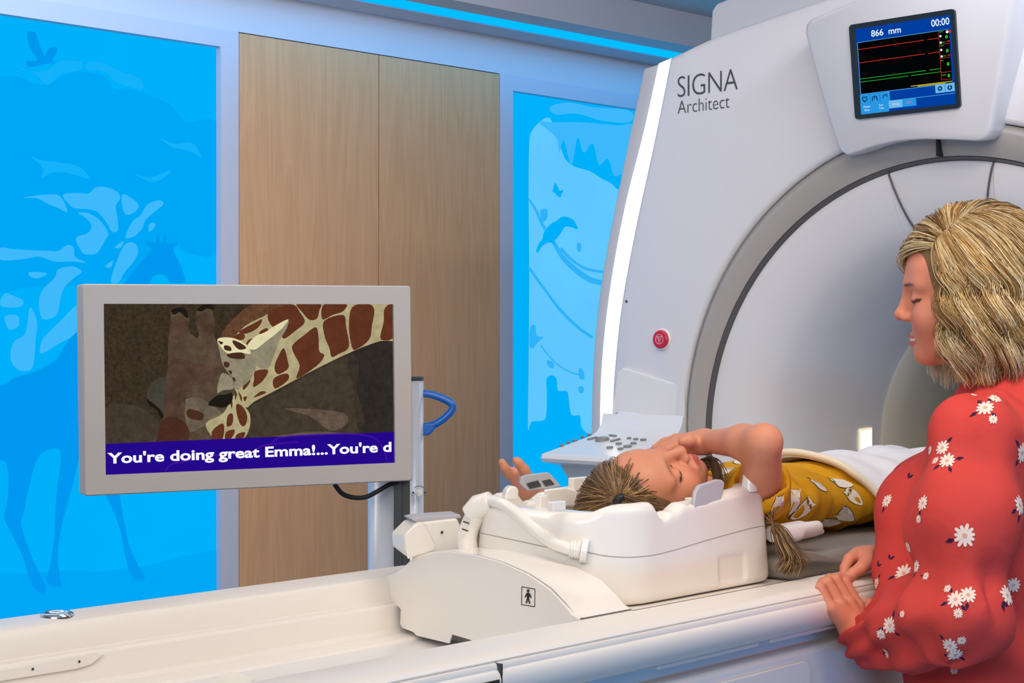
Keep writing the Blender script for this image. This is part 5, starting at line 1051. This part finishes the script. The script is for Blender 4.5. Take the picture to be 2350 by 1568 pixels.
# left hand over the rail: back of the hand to the camera, fingers bent over the top edge
K_ = [(1907,1396,2.350), (1927,1388,2.365), (1948,1385,2.380), (1968,1390,2.395)]; PI_ = [(1882,1350,2.358), (1898,1337,2.373), (1917,1332,2.388), (1939,1337,2.403)]
DI_ = [(1887,1336,2.385), (1904,1328,2.400), (1924,1326,2.414), (1946,1331,2.428)]; TI_ = [(1898,1334,2.412), (1915,1327,2.428), (1935,1325,2.440), (1956,1330,2.450)]
V.cap(wl_, H(1958, 1440, 2.368), .0225, .022, .012)
for (kx, ky, kt), rr in zip(K_, (.0105, .0115, .0115, .011)): V.cap(H(1962, 1448, 2.370), H(kx, ky, kt), .018, rr, .008)
fingers(V, [[(H(*a), .0098*m), (H(*b), .0086*m), (H(*c), .0078*m), (H(*d), .0068*m)] for a, b, c, d, m in zip(K_, PI_, DI_, TI_, (.88, 1, 1.02, .98))], .0016)
fingers(V, [[(H(1975, 1452, 2.395), .015), (H(1990, 1415, 2.415), .012), (H(1996, 1385, 2.425), .0095)]], .006)
# right hand resting on the rail: index and thumb in front
V.cap(wr_, H(1990, 1282, 2.490), .0205, .0175, .01); V.cap(wr_, H(1982, 1274, 2.508), .019, .015, .01)
fingers(V, [[(H(1970,1271,2.498), .0115), (H(1948,1284,2.478), .0090), (H(1939,1303,2.466), .0080), (H(1936,1321,2.458), .0068)],
            [(H(1976,1270,2.520), .0110), (H(1962,1276,2.514), .0088), (H(1955,1292,2.500), .0078), (H(1953,1306,2.492), .0066)],
            [(H(1994,1288,2.474), .0135), (H(1975,1305,2.452), .0100), (H(1957,1317,2.443), .0088), (H(1944,1327,2.440), .0070)],
            [(H(1984,1272,2.536), .0105), (H(1974,1280,2.534), .0084), (H(1968,1294,2.524), .0074), (H(1966,1304,2.516), .0062)]], .0018)
v, q = V.mesh(1); col = np.tile(np.array(s2l((216, 140, 113))), (len(v), 1)); col = head_color(v, WO, WB, WS, col, np.array(s2l((96, 66, 48))), 1)
qq = (v - WO) @ WB.T / WS; teeth = (np.abs(qq[:, 2]+.0708) < .0022) & (np.abs(qq[:, 0]) < .018) & (qq[:, 1] > .08) & (qq[:, 1] < .105); col[teeth] = s2l((236, 226, 216))
vmesh('body', v, q, SKM, woman, col)
# blouse: loose body, puffed sleeves gathered at the cuffs
pts_ = np.array([tc-.30, tc+.30, el_-.10, wl_-.06, er_+.09, sr_+.1]); lo = pts_.min(0); hi = pts_.max(0); lo[2] = .74; hi[2] = tc[2]+.11
V = Vol(lo, hi, .0042); BB = basis(fb, U)
V.ell(tc - U*.03, (.150, .085, .075), BB, k=.001); V.ell(tc - U*.17 + fb*.02, (.175, .135, .22), BB, k=.05); V.ell(tc - U*.42 + fb*.01, (.185, .145, .26), BB, k=.06)
V.cap(nb - U*.01, tc, .070, .095, .04); V.cap(tc - sbv_*.07, sl_, .066, .062, .04)
mid = atT(2212, 1205, 2.20)
V.cap(sl_, mid, .064, .072, .04); V.cap(mid, el_, .072, .064, .03); V.ell(el_, (.066, .066, .064), k=.03)
V.cap(el_, el_*.55+wl_*.45, .062, .062, .03); V.cap(el_*.55+wl_*.45, el_*.12+wl_*.88, .060, .040, .02); V.cap(el_*.14+wl_*.86, el_*.04+wl_*.96, .037, .031, .012)
V.cap(tc + sbv_*.10, sr_, .07, .068, .04); V.cap(sr_, er_, .066, .060, .03); V.cap(er_, er_*.45+wr_*.55, .056, .046, .03); V.cap(er_*.4+wr_*.6, er_*.12+wr_*.88, .042, .029, .015)
V.cap(H(2090, 1150, 2.46), H(2080, 1400, 2.375), .050, .044, .05)
V.cap(WP(0, -.022, -.06), nb+U*.02, .066, .066, .004, 's')
V.op(lambda x, y, z: (z - .775) + 0*x + 0*y, lo-.02, (hi[0], hi[1], .79), .003, 's')
ax = [V.lo[k]+V.h*np.arange(V.n[k]) for k in range(3)]; Xg, Yg, Zg = ax[0][:, None, None], ax[1][None, :, None], ax[2][None, None, :]
ad = (el_-sl_)/np.linalg.norm(el_-sl_); fd = (wl_-el_)/np.linalg.norm(wl_-el_)
def near(a, b, rad):
    ba = b-a; t = np.clip(((Xg-a[0])*ba[0]+(Yg-a[1])*ba[1]+(Zg-a[2])*ba[2])/(ba@ba), 0, 1); d = np.sqrt((Xg-a[0]-ba[0]*t)**2+(Yg-a[1]-ba[1]*t)**2+(Zg-a[2]-ba[2]*t)**2); return t, np.clip(1-(d/rad)**2, 0, 1)
def angle(a, d, u):   # angle around an axis
    w_ = np.cross(d, u); w_ /= np.linalg.norm(w_); u2 = np.cross(w_, d); return np.arctan2((Xg-a[0])*w_[0]+(Yg-a[1])*w_[1]+(Zg-a[2])*w_[2], (Xg-a[0])*u2[0]+(Yg-a[1])*u2[1]+(Zg-a[2])*u2[2])
t1, m1_ = near(el_, wl_, .11); t2, m2_ = near(sl_, el_, .11); t3, m3_ = near(er_, wr_, .10)
a1_ = angle(el_, fd, U); a2_ = angle(sl_, ad, D)
disp = m1_*(.0075*t1*np.cos(9*a1_+3*t1) + .008*np.sin(16*t1+2.5*np.sin(a1_))*(1-t1)) + m2_*(.009*np.sin(10*t2+1.9*np.sin(a2_+1)+.8)*t2 + .006*np.cos(5*a2_+5*t2)) + m3_*(.005*np.cos(8*angle(er_, (wr_-er_)/np.linalg.norm(wr_-er_), U))*np.sin(np.pi*np.clip(t3*1.1, 0, 1)))
disp = disp + .005*np.sin(26*Xg-18*Yg+9*np.sin(7*Zg))*np.clip((1.25-Zg)/.2, 0, 1) + .0018*np.sin(60*Zg+22*Xg) + .0025*np.cos(18*angle(tc, U, fb))*np.clip((Zg-1.30)/.05, 0, 1)
# two deep creases at the bend of the near sleeve and one across the forearm
for pa, pb, r_, k_ in ((H(2050,1310,2.20), H(2185,1240,2.09), .012, .03), (H(2090,1345,2.14), H(2180,1325,2.10), .012, .028), (H(2010,1500,2.27), H(2110,1480,2.13), .008, .02)):
    ba = pb-pa; t = np.clip(((Xg-pa[0])*ba[0]+(Yg-pa[1])*ba[1]+(Zg-pa[2])*ba[2])/(ba@ba), 0, 1); d2 = (Xg-pa[0]-ba[0]*t)**2+(Yg-pa[1]-ba[1]*t)**2+(Zg-pa[2]-ba[2]*t)**2
    disp = disp + .020*np.exp(-d2/k_**2)
v, q = V.mesh(1, disp.astype(np.float32)); dc = Decals(v, q)
def flower(px, py, r, rot=0, leaf=True):
    c, n = decal_project(dc.bv, C0, ray(px, py))
    if c is not None: dc.daisy(c, n if n @ D < 0 else -n, U, r, rot, leaf)
def leafd(px, py, r, rot):
    c, n = decal_project(dc.bv, C0, ray(px, py))
    if c is None: return
    fr = dc.frame(c, n if n @ D < 0 else -n, U); 
    for a in (rot, rot+1.3):
        d = np.array([math.cos(a), math.sin(a)]); e = np.array([-d[1], d[0]]); dc.shape(c, fr, [d*0, d*r*.5+e*r*.22, d*r, d*r*.5-e*r*.22], 3, .0007)
FL_ = [(2261,936,.014,.2,(3.8,2.2,5.6,1.4)), (2284,915,.010,.5,False), (2279,963,.007,.1,False), (2235,908,.005,.3,False), (2174,1058,.0125,.4,(5.2,.4,3.8)), (2163,1028,.011,.1,(1.0,)), (2135,1034,.007,.3,False), (2147,1058,.006,.2,False),
       (2105,988,.010,.3,(3.9,)), (2214,1230,.016,.2,(3.5,)), (2340,1160,.014,.2,(3.5,4.3)), (2345,1040,.014,.4,(3.9,2.3)), (2118,1155,.011,.5,(4.6,)), (2036,1150,.011,.2,(4.6,)), (2109,1192,.006,.3,False),
       (2074,1316,.0145,.2,(3.6,4.8)), (2104,1301,.009,.4,(4.8,)), (2126,1323,.006,.2,(3.2,)), (2193,1376,.0125,.5,(2.2,3.6,5.6)), (2222,1366,.012,.1,(4.6,)), (2199,1408,.007,.3,False), (2175,1352,.006,.2,False),
       (2311,1367,.014,.3,(3.7,)), (2326,1343,.011,.1,False), (2043,1436,.013,.2,(1.2,3.6,5.4)), (2022,1456,.008,.4,False), (2071,1410,.005,.2,(3.4,)), (2008,1382,.011,.5,False), (2180,1482,.012,.3,(2.4,)), (2192,1503,.012,.2,(3.6,5.6)), (2207,1470,.007,.1,False),
       (2036,1498,.010,.2,(3.4,)), (2190,1538,.007,.3,False), (2012,1340,.009,.2,(1.3,)), (2085,1256,.008,.2,False), (2092,1142,.006,.2,False), (2030,1560,.010,.2,True)]
for f_ in FL_: flower(*f_)
for l_ in ((2084,1098,.012,.6), (2042,1285,.010,.8), (2014,1300,.010,.5), (2300,1385,.012,4.6)): leafd(*l_)
cen = tc - U*.28
for k in range(150):   # the print carries on around the sides that face away
    a = RNG.uniform(0, 6.283); z = RNG.uniform(.82, 1.34); d = np.array([math.cos(a), math.sin(a), 0]); o_ = np.array([cen[0], cen[1], z]) + d*.6
    l, nn = decal_project(dc.bv, o_, -d)
    if l is None: continue
    p_ = l - C0; t_ = p_ @ D
    if t_ > 0 and nn @ (p_/np.linalg.norm(p_)) < .05 and 1175+F*(p_ @ R)/t_ < 2380 and HZ-F*p_[2]/t_ < 1600: continue
    dc.daisy(l, nn, U, RNG.uniform(.008, .015), RNG.uniform(0, 6), (3.6, 4.9))
mi = [0]*len(q) + dc.m; allq = [tuple(map(int, f)) for f in q] + [tuple(b+len(v) for b in f) for f in dc.f]
o = vmesh('blouse', np.vstack([v, np.array(dc.v)]), allq, [mat('coral_cloth', (204, 66, 60), .8, .25, noise=.04, nscale=13, bump=.55, bdist=.012), mat('petal_cream', (240, 218, 206), .85, .2), mat('petal_centre', (226, 170, 150), .85), mat('leaf_navy', (48, 30, 66), .85, .2)], woman)
o.data.polygons.foreach_set('material_index', mi)
mb = MB(); cb_ = nb + U*.022
ring_ = [cb_ + (sbv_*math.cos(a)*.066 + fb*math.sin(a)*.066) - U*(.018*max(0, math.sin(a))) for a in np.linspace(0, 2*math.pi, 49)]
for i in range(48): pass
mb.grid([[p + U*.011 + (p-cb_)*-.02 for p in ring_], [p + (p-cb_)*.05 for p in ring_], [p - U*.011 + (p-cb_)*.10 for p in ring_]]); o = fixn(mb.build('collar', mat('collar_black', (24, 24, 36), .7), woman, smooth=True)); o.modifiers.new('t', 'SOLIDIFY').thickness = .003
# trousers and shoes below the frame
lc = np.array([tc[0], tc[1], 0]) - fb*.02
V = Vol(lc - .26 + (0, 0, .26+.05), lc + .26 + (0, 0, .62), .008); V.ell(lc+U*.80, (.165, .12, .13), BB, k=.04)
for s in (-1, 1): V.cap(lc+U*.76+sbv_*s*.08, lc+U*.45+sbv_*s*.085, .082, .062, .04); V.cap(lc+U*.45+sbv_*s*.085, lc+U*.09+sbv_*s*.09-fb*.02, .060, .048, .03)
v, q = V.mesh(1); vmesh('trousers', v, q, mat('charcoal_cloth', (44, 46, 54), .85), woman)
for s in (-1, 1):
    V = Vol(lc+sbv_*s*.09-.2+(0, 0, .2), lc+sbv_*s*.09+.2-(0, 0, .08), .005); c = lc+sbv_*s*.09
    V.cap(c-fb*.05+U*.042, c+fb*.11+U*.034, .040, .034, .02); V.cap(c-fb*.04+U*.04, c-fb*.03+U*.10, .038, .042, .02); V.op(lambda x, y, z: z-.004+0*x+0*y, V.lo, V.lo+(.4, .4, .03), .002, 's')
    v, q = V.mesh(1); vmesh('shoe', v, q, mat('shoe_black', (30, 30, 32), .5), woman)
# hair: wavy chin-length bob with a side part
HC = np.array([0, -.014, .030]); HRX = np.array([.090, .113, .108])
def hp_(d, e=0): d = np.asarray(d, float); return HC + d*(HRX+e)/np.linalg.norm(d)*1.0
def toW(p): return WO + WS*(WB[0]*p[0] + WB[1]*p[1] + WB[2]*p[2])
gdn = WB @ (-U)       # straight down in the head frame
V = Vol(WO-.19, WO+.19, .0035); MB_ = lambda p: toW(np.array(p))
V.ell(MB_(HC), (HRX-.004)*WS, WB, .001)
for x in (-1, 1):
    top_ = np.array([x*.058, -.022, .01]); V.cap(MB_(top_), MB_(top_ + gdn*.085), .034*WS, .026*WS, .02)
    top_ = np.array([x*.05, -.06, .01]); V.cap(MB_(top_), MB_(top_ + gdn*.09), .036*WS, .030*WS, .02)
V.cap(MB_((0, -.085, .0)), MB_(np.array([0, -.085, .0]) + gdn*.095), .036*WS, .032*WS, .02)
V.box(MB_((0, .090, -.035)), np.array([.075, .045, .11])*WS, .03, basis(WB[1]-.30*WB[2], WB[2]+.30*WB[1]), .02, 's')
v, q = V.mesh(2); vmesh('hair_mass', v, q, mat('hair_under_blonde', (128, 98, 58), .6), woman)
PALW = [(150, 110, 62), (208, 162, 96), (232, 196, 134), (250, 230, 186), (104, 74, 42)]; WW = [.17, .25, .26, .22, .10]
P0_, P1_ = np.array([-.056, .046, .078]), np.array([-.026, -.040, .136])
paths, cols = [], []
def lock(k, side, n, back=None):
    root = P0_*(1-k) + P1_*k; rd = (root-HC)/HRX; rd /= np.linalg.norm(rd)
    if back is not None: phi = back
    elif side < 0: phi = math.radians(67 + 112*k**1.05 + RNG.normal(0, 4))
    else: phi = -math.radians(64 + 112*k + RNG.normal(0, 5))
    ed = np.array([-math.sin(phi), math.cos(phi), -.12]); ed /= np.linalg.norm(ed)
    bi = int(math.floor((phi + 10)/.17)); br = np.random.default_rng(900+bi); phc = (bi+.5)*.17 - 10; tone = br.uniform(.84, 1.14)
    ph = br.uniform(0, 6.28) + RNG.normal(0, .25); fr = br.uniform(1.9, 2.4); A = br.uniform(.011, .019); ztip = 1.352 + br.uniform(-.004, .026) + RNG.uniform(0, .008) + (.012 if abs(phi) < 1.3 else .03*min(1, max(0, (abs(phi)-1.9)/.5)))
    lift = RNG.uniform(0, .012); base = np.array(s2l(PALW[RNG.choice(5, p=WW)]))*tone; tang = np.array([-math.cos(phi), -math.sin(phi), 0]); outw = np.array([-math.sin(phi), math.cos(phi), 0])
    for i in range(n):
        j = RNG.normal(0, 1, 3); pts = []; cc_ = []; f = RNG.uniform(.0, .014)*(1 if side < 0 else .8)
        rj = rd + j*.022; rj /= np.linalg.norm(rj)
        zt = (np.array([0, 0, ztip + RNG.normal(0, .006)]) - WO) @ U / WS
        for t in np.linspace(0, 1, 26):
            u = min(1, t/.42)
            d = rj*(1-u) + (ed + j*.03)*u; d /= np.linalg.norm(d); p = HC + d*(HRX + lift*math.sin(math.pi*min(1, t/.5+.0))*.6 + f*min(1, t*2.5) - .002)
            if t > .42:
                w_ = (t-.42)/.58; L = (toW(p)[2]-WO[2]-zt*WS)/WS; p = p + gdn*max(L, .05)*w_ + outw*(.012*math.sin(w_*2.6) - .024*w_**2*(1 if abs(phi) > 1.2 else .6))
            sm_ = np.clip((t-.24)/.34, 0, 1); wv = math.sin(2*math.pi*fr*(t-.2)+ph)
            p = p + tang*A*sm_*wv + outw*.011*sm_*math.cos(2*math.pi*fr*(t-.2)+ph) + j*.0034*(1-.55*t)*min(1, t*4) 
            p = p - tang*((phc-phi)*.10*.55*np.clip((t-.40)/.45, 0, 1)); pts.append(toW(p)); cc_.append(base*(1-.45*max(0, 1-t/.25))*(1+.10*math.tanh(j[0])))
        paths.append(np.array(pts)); cols.append(np.array(cc_))
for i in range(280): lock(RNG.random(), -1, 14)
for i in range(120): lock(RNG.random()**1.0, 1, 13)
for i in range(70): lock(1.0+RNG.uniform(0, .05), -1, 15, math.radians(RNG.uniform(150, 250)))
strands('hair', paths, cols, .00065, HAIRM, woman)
